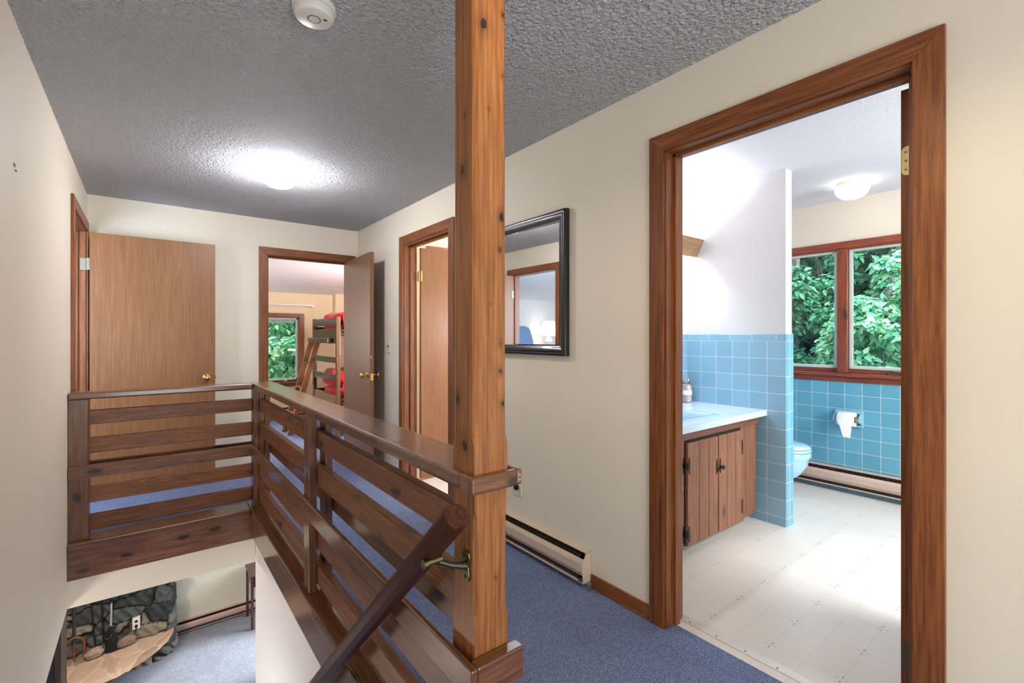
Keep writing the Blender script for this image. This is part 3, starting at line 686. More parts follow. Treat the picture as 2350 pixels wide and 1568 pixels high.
# ---- handrail: eight-sided dark rail on brass brackets
th_ = math.atan2(0.977, 1.05)
hr = thing('handrail', (0.53, 1.0, 0.72), 'dark reddish wooden handrail sloping down the stairs from the tall post', 'handrail')
dy, dz = math.cos(th_), -math.sin(th_); uy, uz = math.sin(th_), math.cos(th_)
E0 = Vector((0.530, 0.872, 0.862)); prof = [(-0.014, 0.029), (0.014, 0.029), (0.029, 0.012), (0.026, -0.010), (0.016, -0.024), (-0.016, -0.024), (-0.026, -0.010), (-0.029, 0.012)]
def hp(t): return [(E0.x + a, E0.y + dy * t + uy * b_, E0.z + dz * t + uz * b_) for a, b_ in prof]
MB().rings([hp(0), hp(3.35)]).build('rail', M['hand'], hr, bevel=0.003)
def bracket(t):
    P = Vector((0.53, E0.y + dy * t, E0.z + dz * t)); U = Vector((0, uy, uz)); bot = P - U * 0.024
    wallx = 0.612
    m = MB(); zc = bot.z - 0.035; yc = bot.y - 0.015
    m.prism([(yc - 0.011, zc - 0.034), (yc + 0.011, zc - 0.034), (yc + 0.014, zc - 0.02), (yc + 0.011, zc + 0.0), (yc + 0.016, zc + 0.024), (yc + 0.012, zc + 0.036), (yc - 0.012, zc + 0.036), (yc - 0.016, zc + 0.024), (yc - 0.011, zc), (yc - 0.014, zc - 0.02)], 0, wallx - 0.005, wallx)
    pl = m.build('bracket_plate', M['oldbrass'], hr, bevel=0.0015)
    for a, c in ((-0.008, 0.024), (0.008, 0.024), (0, -0.024)): MB().lathe((wallx - 0.005, yc + a, zc + c), [(0.004, 0), (0.004, -0.001), (0.0015, -0.002)], axis=0, n=12).build('screw', M['black'], pl)
    MB().tube([(wallx - 0.004, yc, zc + 0.002), (wallx - 0.02, yc, zc + 0.006), (wallx - 0.045, yc + .004, zc + 0.014), (0.548, yc + 0.010, bot.z - 0.012), (0.536, bot.y, bot.z - 0.004)], [0.011, 0.008, 0.0065, 0.007, 0.009], 12).build('bracket_arm', plain('bronze_dark', (80, 84, 74), 0.4, 0.9), hr, smooth=True)
    MB().tube([tuple(bot + Vector((-0.024, 0, 0)) - U * 0.004), tuple(bot + Vector((0.018, 0, 0)) - U * 0.004)], 0.0085, 14).tube([tuple(bot + Vector((-0.03, 0, 0)) - U * 0.005), tuple(bot + Vector((-0.02, 0, 0)) - U * 0.005)], 0.011, 14).build('bracket_saddle', M['oldbrass'], hr, smooth=True)
bracket(0.165); bracket(1.50)

# ================================================================== HALL OBJECTS
def dome_light(name, x, y, label, strength, col, r=0.108):
    t = thing(name, (x, y, CZ), label, 'ceiling light')
    MB().lathe((x, y, 0), [(r * 0.90, CZ), (r * 0.90, CZ - 0.030)], n=40).build('base_ring', M['ivory'], t, smooth=True)
    MB().lathe((x, y, 0), [(r * 0.55, CZ - 0.028), (r * 0.93, CZ - 0.030), (r, CZ - 0.040), (r * 0.98, CZ - 0.056), (r * 0.86, CZ - 0.082), (r * 0.62, CZ - 0.103), (r * 0.3, CZ - 0.113), (0.004, CZ - 0.115)], n=40).build('glass_dome', emit(name + '_glow', col, strength), t, smooth=True, ang=60)
dome_light('ceiling_light', 0.700, 3.43, 'round white frosted dome light glowing on the grey hallway ceiling', 60, (250, 251, 255))
sd = thing('smoke_detector', (0.444, 1.65, CZ), 'round white smoke detector with test button on the hallway ceiling', 'smoke detector')
sx, sy = 0.444, 1.648
MB().lathe((sx, sy, 0), [(0.068, CZ), (0.068, CZ - 0.012), (0.063, CZ - 0.016)], n=48).build('mount_ring', M['whiteplastic'], sd, smooth=True)
MB().lathe((sx, sy, 0), [(0.055, CZ - 0.014), (0.055, CZ - 0.019)], n=40).build('vent_gap', M['void'], sd)
MB().lathe((sx, sy, 0), [(0.063, CZ - 0.018), (0.063, CZ - 0.036), (0.058, CZ - 0.043), (0.055, CZ - 0.045), (0.002, CZ - 0.045)], n=48).build('cover', M['whiteplastic'], sd, smooth=True, ang=50)
fz = CZ - 0.0453
MB().rings([[(sx + math.cos(a) * r, sy + math.sin(a) * r, fz - q) for a in [2 * math.pi * k / 40 for k in range(40)]] for r, q in ((0.0205, 0), (0.0205, 0.0006), (0.0180, 0.0006), (0.0180, 0))], cap=False).build('button_ring', M['black'], sd)
MB().lathe((sx, sy, 0), [(0.0178, fz + 0.002), (0.0176, fz - 0.001), (0.012, fz - 0.0015), (0.002, fz - 0.0015)], n=32).build('test_button', M['whiteplastic'], sd, smooth=True)
g = MB(rotz(sx + 0.031, sy - 0.018, -50))
for k, h in ((-1.5, .003), (-0.5, .0062), (0.5, .0062), (1.5, .003)): g.box(k * 0.0035 - 0.001, k * 0.0035 + 0.001, -h, h, fz - 0.0004, fz)
g.build('sounder_slots', M['black'], sd)
# mirror on the right wall
MY0, MY1, MZ0, MZ1 = 1.762, 2.43, 1.148, 1.925
mr = thing('wall_mirror', (W, 2.1, MZ0), 'rectangular mirror in a black moulded frame hanging on the right hallway wall', 'mirror')
mf = NT('black_frame', 0.33, 0.5); mf.base(lin((18, 17, 17))); mf.b.inputs['Coat Weight'].default_value = 0.15
prof = [(0.0, 0.0), (0.026, 0.0), (0.030, 0.004), (0.031, 0.010), (0.028, 0.016), (0.030, 0.021), (0.029, 0.030), (0.024, 0.040), (0.018, 0.050), (0.016, 0.056), (0.017, 0.060), (0.008, 0.060), (0.0, 0.060)]
rs = []
for (cy, cz, dy_, dz_) in ((MY0, MZ0, 1, 1), (MY1, MZ0, -1, 1), (MY1, MZ1, -1, -1), (MY0, MZ1, 1, -1)):
    rs.append([(W - 0.001 - h, cy + dy_ * w, cz + dz_ * w) for h, w in prof])
rs.append(rs[0]); MB().rings(rs, True, False).build('frame', mf.m, mr, smooth=True, ang=50)
mg = NT('mirror_glass', 0.015); mg.b.inputs['Metallic'].default_value = 1.0; mg.base((0.86, 0.88, 0.88, 1))
MB().box(W - 0.016, W - 0.013, MY0 + 0.055, MY1 - 0.055, MZ0 + 0.055, MZ1 - 0.055).build('mirror_glass', mg.m, mr).rotation_euler = (0, 0, R(0.78))
# baseboard heaters: local s along wall, n out of wall
def heater(name, tf, length, label, mat, parts=True, z0=0.03, holes=False):
    o = tf(length / 2, 0, z0); t = thing(name, o, label, 'heater')
    Q = lambda: MB(tf)
    e = 0.045
    def pr(poly, a, b, m=None):   # poly in (n, z)
        m = m or Q(); k = len(poly); vs = [(a, p[0], p[1] + z0) for p in poly] + [(b, p[0], p[1] + z0) for p in poly]
        return m.add(vs, [tuple(range(k))[::-1], tuple(range(k, 2 * k))] + [(i, (i + 1) % k, k + (i + 1) % k, k + i) for i in range(k)])
    m = Q(); pr([(0, 0), (0.003, 0), (0.003, 0.150), (0, 0.150)], 0, length, m); pr([(0, 0.153), (0.034, 0.146), (0.034, 0.142), (0, 0.149)], 0, length, m)
    pr([(0, 0), (0.058, 0.0), (0.058, 0.010), (0.054, 0.010), (0.054, 0.003), (0, 0.003)], 0, length, m)
    m.build('back_plate', mat, t, bevel=0.001)
    pr([(0.050, 0.118), (0.054, 0.120), (0.066, 0.098), (0.066, 0.058), (0.048, 0.030), (0.045, 0.032), (0.062, 0.059), (0.062, 0.097)], 0.004, length - 0.004).build('front_panel', mat, t, bevel=0.001)
    pr([(0.004, 0.01), (0.040, 0.01), (0.040, 0.112), (0.004, 0.132)], e, length - e).build('heating_element', M['void'], t)
    f = Q(); k = int((length - 2 * e) / 0.013)
    for i in range(k): f.box(e + i * 0.013, e + i * 0.013 + 0.002, 0.008, 0.048, z0 + 0.012, z0 + 0.128)
    f.box(e, length - e, 0.022, 0.024, z0 + 0.13, z0 + 0.134).box(e, length - e, 0.047, 0.049, z0 + 0.018, z0 + 0.021)
    f.build('grille', plain('heater_fin', (92, 78, 68), 0.4, 0.5), t)
    for a in (0, length - 0.003):
        pr([(0, 0), (0.058, 0), (0.060, 0.028), (0.066, 0.055), (0.066, 0.100), (0.036, 0.150), (0, 0.155)], a, a + 0.003).build('end_cap', mat, t, bevel=0.001)
    return t
txr = lambda x, y0: (lambda s, n, z: (x - n, y0 + s, z))
txl = lambda y, x0: (lambda s, n, z: (x0 + s, y - n, z))
hh = heater('baseboard_heater', txr(W, 1.608), 1.24, 'beige electric baseboard heater under the black mirror on the hallway wall', M['beige'])
kp = MB(lambda s, n, z: (W - n, 1.6075 + s, z)); kp.lathe((-0.0, 0.030, 0.075), [(0.010, 0), (0.010, -0.0015), (0.008, -0.0015)], axis=0, n=20); kp.build('knockout', M['beige'], hh)
MB(txr(W, 1.608)).box(0.008, 0.036, 0.0585, 0.0590, 0.036, 0.046).build('label_plate', plain('dark_plate', (60, 58, 62), 0.4), hh)
heater('baseboard_heater', txr(XW - 0.016, -0.9), 2.88, 'speckled tan baseboard heater below the blue tiled wall with the toilet paper', NT('hb', .4).m if False else M['beige_low'], z0=0.045)
heater('baseboard_heater', txl(YB, 0.9), 1.25, 'beige baseboard heater under the window of the room with the bunk bed', M['beige'])
heater('baseboard_heater', txl(YB, 0.305), 2.4, 'tan baseboard heater on the downstairs wall right of the stone fireplace', M['beige_low'], z0=ZF + 0.02)
# light switch and outlet
sw = thing('light_switch', (W, 4.09, 1.11), 'ivory toggle light switch between the open bedroom door and the next doorway', 'switch')
MB().box(W - 0.006, W, 4.055, 4.128, 1.100, 1.225).build('plate', M['ivory'], sw, bevel=0.003)
MB().box(W - 0.0065, W - 0.006, 4.086, 4.097, 1.150, 1.175).build('slot', M['void'], sw); MB().box(W - 0.016, W - 0.006, 4.0885, 4.0945, 1.162, 1.172).build('toggle', M['black'], sw)
ot = thing('wall_outlet', (W, 2.2, 0.31), 'ivory wall outlet with dark round plug low on the hallway wall behind the tall post', 'outlet')
MB().box(W - 0.006, W, 2.158, 2.232, 0.300, 0.415).build('plate', M['ivory'], ot, bevel=0.003)
MB().lathe((W - 0.006, 2.195, 0.352), [(0.016, 0), (0.016, -0.016), (0.010, -0.02)], axis=0, n=20).build('plug', M['black'], ot, smooth=True)
wh = thing('wall_hook', (L, 2.35, 1.83), 'tiny metal picture hook on the bare left wall', 'hook')
MB().box(L, L + 0.004, 2.340, 2.358, 1.842, 1.853).build('hook_plate', M['dullhinge'], wh, bevel=0.001)
MB().tube([(L + 0.002, 2.345, 1.830), (L + 0.006, 2.349, 1.824), (L + 0.004, 2.355, 1.831)], 0.0012, 6).build('nail', M['black'], wh)

# ================================================================== CHILDREN'S BEDROOM
cr = thing('curtain_rod', (1.6, YB - 0.1, 1.73), 'white traverse curtain rod mounted on the wall above the bedroom window', 'curtain rod')
MB().box(0.75, 2.06, YB - 0.10, YB - 0.075, 1.725, 1.752).build('rod', M['whiteplastic'], cr, bevel=0.003)
MB().box(2.045, 2.075, YB - 0.108, YB - 0.0, 1.712, 1.752).build('bracket', M['whiteplastic'], cr, bevel=0.003)
MB().box(0.74, 0.77, YB - 0.108, YB, 1.712, 1.752).build('bracket', M['whiteplastic'], cr, bevel=0.003)
MB().tube([(2.095, YB - 0.03, 1.72), (2.10, YB - 0.02, 0.8)], 0.0015, 6).tube([(1.82, YB - 0.08, 1.72), (1.82, YB - 0.04, 1.62)], 0.0015, 6).build('pull_cord', M['ivory'], cr)
bx = 1.85
bb = thing('bunk_bed', (bx, 6.4, 0), 'dark brown wooden bunk bed with slatted ends beside the open bedroom door', 'bunk bed')
for x in (bx, 3.85):
    for y in (5.88, 6.895):
        MB().box(x, x + 0.045, y, y + 0.062, 0, 0.995).build('post', M['bunk'], bb, bevel=0.004)
        MB().box(x, x + 0.045, y, y + 0.062, 1.003, 1.500).build('post', M['bunk'], bb, bevel=0.004)
    for z0, z1 in ((1.392, 1.492), (1.165, 1.350), (0.920, 0.994), (0.690, 0.775), (0.300, 0.520)):
        MB().box(x + 0.008, x + 0.036, 5.942, 6.895, z0, z1).build('end_rail', M['bunk'], bb, bevel=0.004)
bkx = wood('bunk_side', (66, 40, 26), (92, 58, 38), (112, 76, 52), 0, knots=0, rough=0.35, coat=0.3)
for z in (1.262, 0.40):
    for y in (5.90, 6.90):
        sr = MB().box(bx + 0.046, 3.849, y, y + 0.028, z, z + 0.128).build('side_rail', bkx, bb, bevel=0.004)
        for q in (0.025, 0.068): MB().lathe((bx + 0.085, y, z + q), [(0.008, 0), (0.008, -0.003), (0.003, -0.004)], axis=1, n=12).build('bolt_cap', M['screw'], sr)
    MB().box(bx + 0.05, 3.84, 5.93, 6.90, z + 0.02, z + 0.04).build('slat_base', bkx, bb)
red = NT('red_cotton', 0.8, 0.2); rv = red.coord(); red.base(red.ramp(red.noise(rv, 8, 3), [(0.3, lin((176, 14, 30))), (0.7, lin((206, 24, 40)))])); red.bump(red.noise(rv, 9, 3, 0.6, 1.2), 0.6, 0.03); red.b.inputs['Sheen Weight'].default_value = 0.2
mat_w = plain('white_ticking', (222, 218, 210), 0.8)
def soft(name, x0, x1, y0, y1, z0, z1, mat, seed=0, puff=0.02, nx=30, ny=16, nz=4, drop=None):
    """rounded padded box with gentle wrinkles; drop=(depth, x0): the near side hangs down"""
    rnd = random.Random(seed); ph = [rnd.uniform(0, 6) for _ in range(6)]
    bm = bmesh.new(); bmesh.ops.create_cube(bm, size=2.0)
    bmesh.ops.subdivide_edges(bm, edges=bm.edges[:], cuts=11, use_grid_fill=True)
    cx, cy, cz = (x0 + x1) / 2, (y0 + y1) / 2, (z0 + z1) / 2; hx, hy, hz = (x1 - x0) / 2, (y1 - y0) / 2, (z1 - z0) / 2
    for v in bm.verts:
        a, b_, c = v.co
        p = 4.0; L_ = (abs(a) ** p + abs(b_) ** p + abs(c) ** p) ** (1 / p)
        a, b_, c = a / L_, b_ / L_, c / L_
        w = puff * (math.sin(a * 5 + ph[0] + b_ * 3) * math.sin(b_ * 6 + ph[1]) + 0.5 * math.sin(a * 13 + ph[2]) * math.cos(b_ * 9 + ph[3]))
        v.co = (cx + a * hx, cy + b_ * hy + w * 0.4, cz + c * hz + w * (1 if c > -0.3 else 0))
    me = bpy.data.meshes.new(name); bm.to_mesh(me); bm.free(); me.polygons.foreach_set('use_smooth', [True] * len(me.polygons)); me.materials.append(mat)
    c = Vector((cx, cy, z0)); me.transform(Matrix.Translation(-c)); o = bpy.data.objects.new(name, me); COL.objects.link(o); o.location = c
    return o
def drape(name, x0, x1, y, ztop, zbot, mat, seed=1, par=None, amp=0.02):
    """hanging side of a blanket with folds and a slanting front hem"""
    rnd = random.Random(seed); nx, nz = 60, 24; vs = []; fs = []; N = nx + 1
    for side in (0, 1):
        for j in range(nz + 1):
            for i in range(nx + 1):
                s, t = i / nx, j / nz
                xx = x0 + (x1 - x0) * s + 0.10 * (t ** 1.4) * (1 - s)
                fold = math.sin(s * 26 + 1.5 * math.sin(t * 3)) * amp * t
                yy = y - 0.02 - fold - 0.015 * math.sin(t * 3.1) + side * 0.014
                zz = ztop + (zbot(s) - ztop) * t
                vs.append((xx, yy, zz))
    K = (nx + 1) * (nz + 1)
    for sd_ in (0, 1):
        for j in range(nz):
            for i in range(nx):
                a = sd_ * K + j * N + i; fs.append((a, a + 1, a + 1 + N, a + N))
    for i in range(nx): fs.append((i, i + 1, K + i + 1, K + i)); q = nz * N + i; fs.append((q, q + 1, K + q + 1, K + q))
    for j in range(nz): a = j * N; fs.append((a, a + N, K + a + N, K + a)); b_ = a + nx; fs.append((b_, b_ + N, K + b_ + N, K + b_))
    return MB().add(vs, fs).build(name, mat, par, smooth=True, ang=80)
for nm, zb, lab, labm in ((1, 1.31, 'red comforter spread over the upper bunk', 'red-sheeted mattress on the upper bunk under the comforter'), (0, 0.45, 'red comforter spread over the lower bunk', 'red-sheeted mattress on the lower bunk under the comforter')):
    mt_ = soft('mattress', bx + 0.06, 3.83, 5.93, 6.885, zb, zb + 0.16, mat_w, 3 + nm, 0.002); mt_.data.materials[0] = red.m; tag(mt_, labm, 'mattress', 'bunk bed mattresses')
    cf = soft('comforter', bx + (0.05 if nm else 0.42), 3.6, 5.88, 6.89, zb + 0.10, zb + (0.27 if nm else 0.36), red.m, 9 + nm, 0.022); tag(cf, lab, 'comforter', 'red comforters on the bunk bed')
    drape('hanging_side', bx + 0.07, 3.5, 5.892, zb + 0.20, (lambda s: 1.02) if nm else (lambda s: 0.12), red.m, 5 + nm, cf, 0.018)
pl_ = soft('pillow', bx + 0.05, bx + 0.40, 6.02, 6.75, 0.62, 0.82, red.m, 21, 0.02); pl_.rotation_euler = (0, R(-10), 0); tag(pl_, 'plump red pillow at the foot of the lower bunk', 'pillow')
ld = thing('ladder', (1.6, 6.58, 0), 'wooden ladder leaning against the end of the bunk bed', 'ladder')
def lean(x, z): return 1.822 - (1.234 - z) * 0.282
for y in (6.415, 6.715):
    MB().prism([(lean(0, 1.19) - 0.065, 1.19), (lean(0, 1.19) + 0.0, 1.19), (lean(0, 0.0) + 0.0, 0.0), (lean(0, 0.0) - 0.065, 0.0)], 1, y, y + 0.028) .build('side_rail', M['ladder'], ld, bevel=0.003)
for z in (0.25, 0.58, 0.90):
    MB().box(lean(0, z) - 0.060, lean(0, z) - 0.004, 6.443, 6.715, z, z + 0.022).build('rung', M['ladder'], ld, bevel=0.003)
MB().box(1.800, 1.846, 6.07, 7.02, 1.168, 1.238).build('hook_board', M['bunk'], ld, bevel=0.012)

# ================================================================== LEFT BEDROOM (reflected in the mirror)
bd = thing('bed', (-2.7, 7.1, 0), 'pale bed in the left bedroom, visible only in the mirror', 'bed')
MB().box(-3.30, -2.1, 5.9, 7.6, 0.12, 0.45).build('bed_frame', M['bunk'], bd, bevel=0.01)
MB().box(-3.30, -2.1, 7.68, 7.75, 0.0, 1.0).build('headboard', M['bunk'], bd, bevel=0.01)
mm = soft('mattress', -3.30, -2.1, 5.85, 7.66, 0.46, 0.95, plain('white_quilt', (226, 226, 228), 0.8), 31, 0.01); tag(mm, 'tall white mattress on the bed reflected in the mirror', 'mattress')
pw = soft('pillow', -3.24, -2.72, 7.44, 7.62, 0.96, 1.46, plain('blue_cotton', (126, 160, 196), 0.8), 33, 0.02); pw.rotation_euler = (R(-6), R(16), 0); tag(pw, 'blue pillow propped up on the bed reflected in the mirror', 'pillow')
ns = thing('nightstand', (-3.62, 7.45, 0), 'white nightstand beside the bed reflected in the mirror', 'nightstand')
MB().box(-3.88, -3.36, 7.3, 7.7, 0.92, 0.96).build('top', M['white'], ns, bevel=0.005); MB().box(-3.85, -3.39, 7.33, 7.68, 0.0, 0.92).build('body', M['white'], ns, bevel=0.005)
lp = thing('table_lamp', (-3.60, 7.45, 0.96), 'white table lamp with glowing shade reflected in the mirror', 'lamp')
MB().lathe((-3.60, 7.45, 0.96), [(0.08, 0), (0.08, 0.02), (0.03, 0.04), (0.07, 0.12), (0.085, 0.19), (0.05, 0.27), (0.015, 0.30), (0.012, 0.40)], n=24).build('lamp_base', M['white'], lp, smooth=True)
MB().lathe((-3.60, 7.45, 1.27), [(0.20, 0), (0.12, 0.32)], n=32, cap=False).build('lamp_shade', emit('shade_glow', (255, 244, 226), 1.1), lp, smooth=True)

# ================================================================== BATHROOM OBJECTS
dome_light('bathroom_light', 4.015, 1.165, 'white frosted dome light on the bathroom ceiling near the window', 3.6, (255, 250, 246), 0.105)
vc = thing('vanity_cabinet', (2.6, 1.75, 0), 'brown vertical board vanity cabinet with black iron hinges under the blue countertop', 'cabinet')
VF, VB = 1.478, 2.03
MB().box(1.90, 3.222, VF + 0.018, VB, 0.075, 0.60).box(1.90, 3.222, VF + 0.018, VF + 0.034, 0.60, 0.715).box(3.204, 3.222, VF + 0.034, VB, 0.60, 0.715).box(1.90, 1.918, VF + 0.034, VB, 0.60, 0.715).build('body', M['barn'], vc, bevel=0.002)
MB().box(1.90, 3.205, VF + 0.07, VB, 0.0, 0.075).build('toe_kick', plain('grey_brown_base', (128, 120, 110), 0.7), vc)
MB().box(1.90, 3.240, VF - 0.010, VF + 0.018, 0.672, 0.718).build('top_rail', wood('barn_x', (92, 56, 40), (118, 74, 54), (140, 92, 70), 0, knots=0, rough=0.5), vc, bevel=0.003)
def boards(par, name, xs, z0, z1, y0, y1):
    b = MB()
    for a, c in zip(xs[:-1], xs[1:]): b.box(a + 0.0016, c - 0.0016, y0, y1, z0, z1)
    return b.build(name, M['barn'], par, bevel=0.0035)
boards(vc, 'face_frame', [1.90, 1.97, 2.372], 0.075, 0.675, VF, VF + 0.018)
boards(vc, 'face_frame', [3.012, 3.077, 3.222], 0.075, 0.675, VF, VF + 0.018)
MB().box(2.36, 3.02, VF + 0.004, VF + 0.018, 0.075, 0.675).build('dark_reveal', M['void'], vc)
dl = boards(vc, 'door', [2.380, 2.500, 2.606, 2.708], 0.078, 0.655, VF - 0.016, VF + 0.003)
dr = boards(vc, 'door', [2.714, 2.816, 2.919, 3.010], 0.078, 0.655, VF - 0.016, VF + 0.003)
def hl_hinge(par, x, zc, h=0.095, both=True):
    m = MB()
    for s_ in ((-1, 1) if both else (1,)):
        cx = x + s_ * (0.016 if both else 0); yy = VF - 0.016 if s_ > 0 or not both else VF
        w = 0.007
        m.prism([(cx - 0.002, zc - h / 2), (cx + 0.002, zc - h / 2), (cx + w, zc - h * .33), (cx + w * .6, zc - h * .25), (cx + w, zc - h * 0.2), (cx + w, zc + h * .2), (cx + w * .6, zc + h * .25), (cx + w, zc + h * .33), (cx + 0.002, zc + h / 2), (cx - 0.002, zc + h / 2), (cx - w, zc + h * .33), (cx - w * .6, zc + h * .25), (cx - w, zc + h * .2), (cx - w, zc - h * .2), (cx - w * .6, zc - h * .25), (cx - w, zc - h * .33)], 1, yy - 0.002, yy)
        m.tf = None
    if both: m.box(x - 0.016, x + 0.016, VF - 0.0185, VF - 0.016, zc - h * 0.2, zc + h * 0.2).lathe((x - 0.002, VF - 0.018, zc - h * .2), [(0.005, 0), (0.005, h * .4)], n=10)
    return m.build('hinge', M['black'], par)
for z in (0.527, 0.146): hl_hinge(dl, 2.378, z)
for z in (0.548, 0.168): hl_hinge(dr, 3.000, z, both=False)
for par, x in ((dl, 2.690), (dr, 2.730)):
    h_ = hl_hinge(par, x, 0.474, 0.092, both=False); h_.name = 'latch_plate'
MB().lathe((2.730, VF - 0.018, 0.468), [(0.006, 0), (0.005, -0.010), (0.013, -0.016), (0.014, -0.022), (0.004, -0.028)], axis=1, n=20).box(2.690, 2.732, VF - 0.024, VF - 0.018, 0.448, 0.458).build('latch_knob', M['black'], dr, smooth=True)
MB().lathe((2.345, VF, 0.41), [(0.016, 0), (0.016, -0.003), (0.008, -0.006), (0.002, -0.007)], axis=1, n=20).build('round_button', M['dullhinge'], vc, smooth=True)
lam = NT('blue_laminate', 0.22, 0.5); lam.base(lam.ramp(lam.noise(lam.coord(), 3, 2), [(0.3, lin((196, 218, 232))), (0.7, lin((206, 226, 238)))]))
cnt = MB()
for a, b_, c, d in ((1.88, 2.34, 1.445, 2.033), (2.84, 3.306, 1.445, 2.033), (2.34, 2.84, 1.445, 1.542), (2.34, 2.84, 1.93, 2.033)): cnt.box(a, b_, c, d, 0.719, 0.757)
ct = cnt.build('countertop', lam.m); tag(ct, 'pale blue laminate countertop running into the tiled partition', 'countertop')
sk = thing('sink', (2.6, 1.73, 0.757), 'pale blue rectangular basin set into the blue bathroom countertop', 'sink')
por = NT('blue_porcelain', 0.08, 0.6); por.base(lin((172, 212, 232))); por.b.inputs['Coat Weight'].default_value = 0.5
def rrect(x0, x1, y0, y1, r, z, n=6):
    out = []
    for cx, cy, a0 in ((x1 - r, y1 - r, 0), (x0 + r, y1 - r, 90), (x0 + r, y0 + r, 180), (x1 - r, y0 + r, 270)):
        for k in range(n): a = R(a0 + 90 * k / (n - 1)); out.append((cx + math.cos(a) * r, cy + math.sin(a) * r, z))
    return out
g_ = lambda d, r, z: rrect(2.33 + d, 2.858 - d, 1.524 + d, 1.945 - d, r, z)
MB().rings([g_(0, .03, .757), g_(0, .03, .760), g_(0.006, .03, .7635), g_(0.020, .03, .7635), g_(0.028, .032, .759), g_(0.040, .035, .753), g_(0.055, .045, .715), g_(0.075, .06, .66), g_(0.12, .06, .635), g_(0.17, .03, .630)], cap=False).rings([g_(0.17, .03, .630), g_(0.171, .03, .629)]).build('basin', por.m, sk, smooth=True, ang=60)
MB().rings([g_(-0.004, .034, .7572), g_(-0.004, .034, .7582), g_(0.004, .03, .7588), g_(0.004, .03, .757)], cap=False).build('rim_seal', plain('darker_blue_rim', (120, 160, 188), 0.3), sk)  # darker blue ring around the basin edge
MB().tube([(2.59, 1.985, .757), (2.59, 1.985, .83), (2.59, 1.96, .86), (2.59, 1.90, .855), (2.59, 1.86, .825)], [0.02, 0.014, 0.013, 0.012, 0.011], 12).build('faucet', M['chrome'], sk, smooth=True)
jr = thing('jar', (3.222, 1.992, 0.757), 'small glass jar filled with pinkish shells at the back corner of the countertop', 'jar')
MB().lathe((3.222, 1.992, 0.757), [(0.038, 0), (0.041, 0.004), (0.041, 0.118), (0.034, 0.138), (0.026, 0.146), (0.026, 0.158), (0.030, 0.160), (0.030, 0.166)], n=28, cap=False).build('glass_body', M['glass'], jr, smooth=True)
shm = NT('shells', 0.6); shm.base(shm.ramp(shm.noise(shm.coord(), 70, 2), [(0.35, lin((190, 150, 132))), (0.5, lin((228, 210, 200))), (0.62, lin((176, 168, 186)))])); shm.bump(shm.noise(shm.coord(), 60, 2), 0.8, 0.01)
MB().lathe((3.222, 1.992, 0.757), [(0.036, 0.004), (0.039, 0.03), (0.038, 0.115), (0.03, 0.134), (0.01, 0.14)], n=24).build('shell_filling', shm.m, jr, smooth=True)
MB().lathe((3.222, 1.992, 0.757), [(0.0415, 0.058), (0.0415, 0.092)], n=28, cap=False).build('paper_band', M['white'], jr, smooth=True)
MB().lathe((3.222, 1.992, 0.757), [(0.030, 0.160), (0.031, 0.172), (0.027, 0.180), (0.002, 0.182)], n=24).build('lid', M['chrome'], jr, smooth=True)
vl = thing('vanity_light', (2.8, 1.97, 1.86), 'slanted wooden valance light high on the vanity wall at the partition', 'vanity light')
MB().prism([(1.890, 1.977), (1.904, 1.979), (1.966, 1.858), (1.952, 1.853)], 0, 2.25, 3.303).build('valance', wood('valance_wood', (120, 88, 60), (150, 116, 84), (170, 136, 102), 0, knots=0, rough=0.5), vl, bevel=0.002)
MB().tube([(2.30, 2.000, 1.905), (3.24, 2.000, 1.905)], 0.016, 16).build('tube', emit('tube_glow', (250, 250, 255), 29), vl, smooth=True)
for a in (2.28, 3.24): MB().box(a, a + 0.02, 1.975, 2.04, 1.88, 1.93).build('socket', M['whiteplastic'], vl, bevel=0.003)
# toilet
to = thing('toilet', (3.93, 1.75, 0), 'light blue toilet with closed lid behind the tiled partition', 'toilet')
def ell(cx, cy, rx, ryf, ryb, z, n=40):
    out = []
    for k in range(n):
        a = 2 * math.pi * k / n; s_ = math.sin(a); out.append((cx + math.cos(a) * rx, cy + s_ * (ryf if s_ < 0 else ryb), z))
    return out
tc = (3.93, 1.655)
MB().rings([ell(*tc, .185, .245, .24, .372), ell(*tc, .188, .250, .24, .362), ell(*tc, .188, .250, .24, .335), ell(*tc, .180, .238, .24, .322), ell(*tc, .176, .228, .24, .27), ell(*tc, .155, .185, .24, .20), ell(*tc, .125, .11, .24, .14), ell(*tc, .115, .085, .24, .08), ell(*tc, .12, .10, .24, .02), ell(*tc, .125, .11, .24, 0)]).build('bowl', por.m, to, smooth=True, ang=60)
MB().rings([ell(*tc, .186, .248, .2, .376), ell(*tc, .190, .252, .2, .380), ell(*tc, .190, .252, .2, .392), ell(*tc, .184, .245, .2, .396)]).build('seat', por.m, to, smooth=True, ang=60)
MB().rings([ell(*tc, .183, .243, .2, .399), ell(*tc, .187, .249, .2, .403), ell(*tc, .185, .246, .2, .413), ell(*tc, .165, .22, .18, .424), ell(*tc, .08, .12, .1, .430)]).build('lid', por.m, to, smooth=True, ang=60)
MB().box(3.68, 4.18, 1.86, 2.03, 0.36, 0.74).build('tank', por.m, to, bevel=0.02, seg=4); MB().box(3.67, 4.19, 1.85, 2.033, 0.74, 0.775).build('tank_lid', por.m, to, bevel=0.01)
MB().box(3.82, 4.04, 1.72, 2.0, 0.0, 0.36).build('pedestal', por.m, to, bevel=0.03, seg=3)
hd = thing('paper_holder', (XW, 1.30, 0.53), 'light blue ceramic toilet paper holder on the blue tiled wall', 'toilet paper holder')
x8 = XW - 0.008
tp2 = NT('blue_ceramic', 0.2, 0.5); tp2.base(lin((138, 188, 208)))
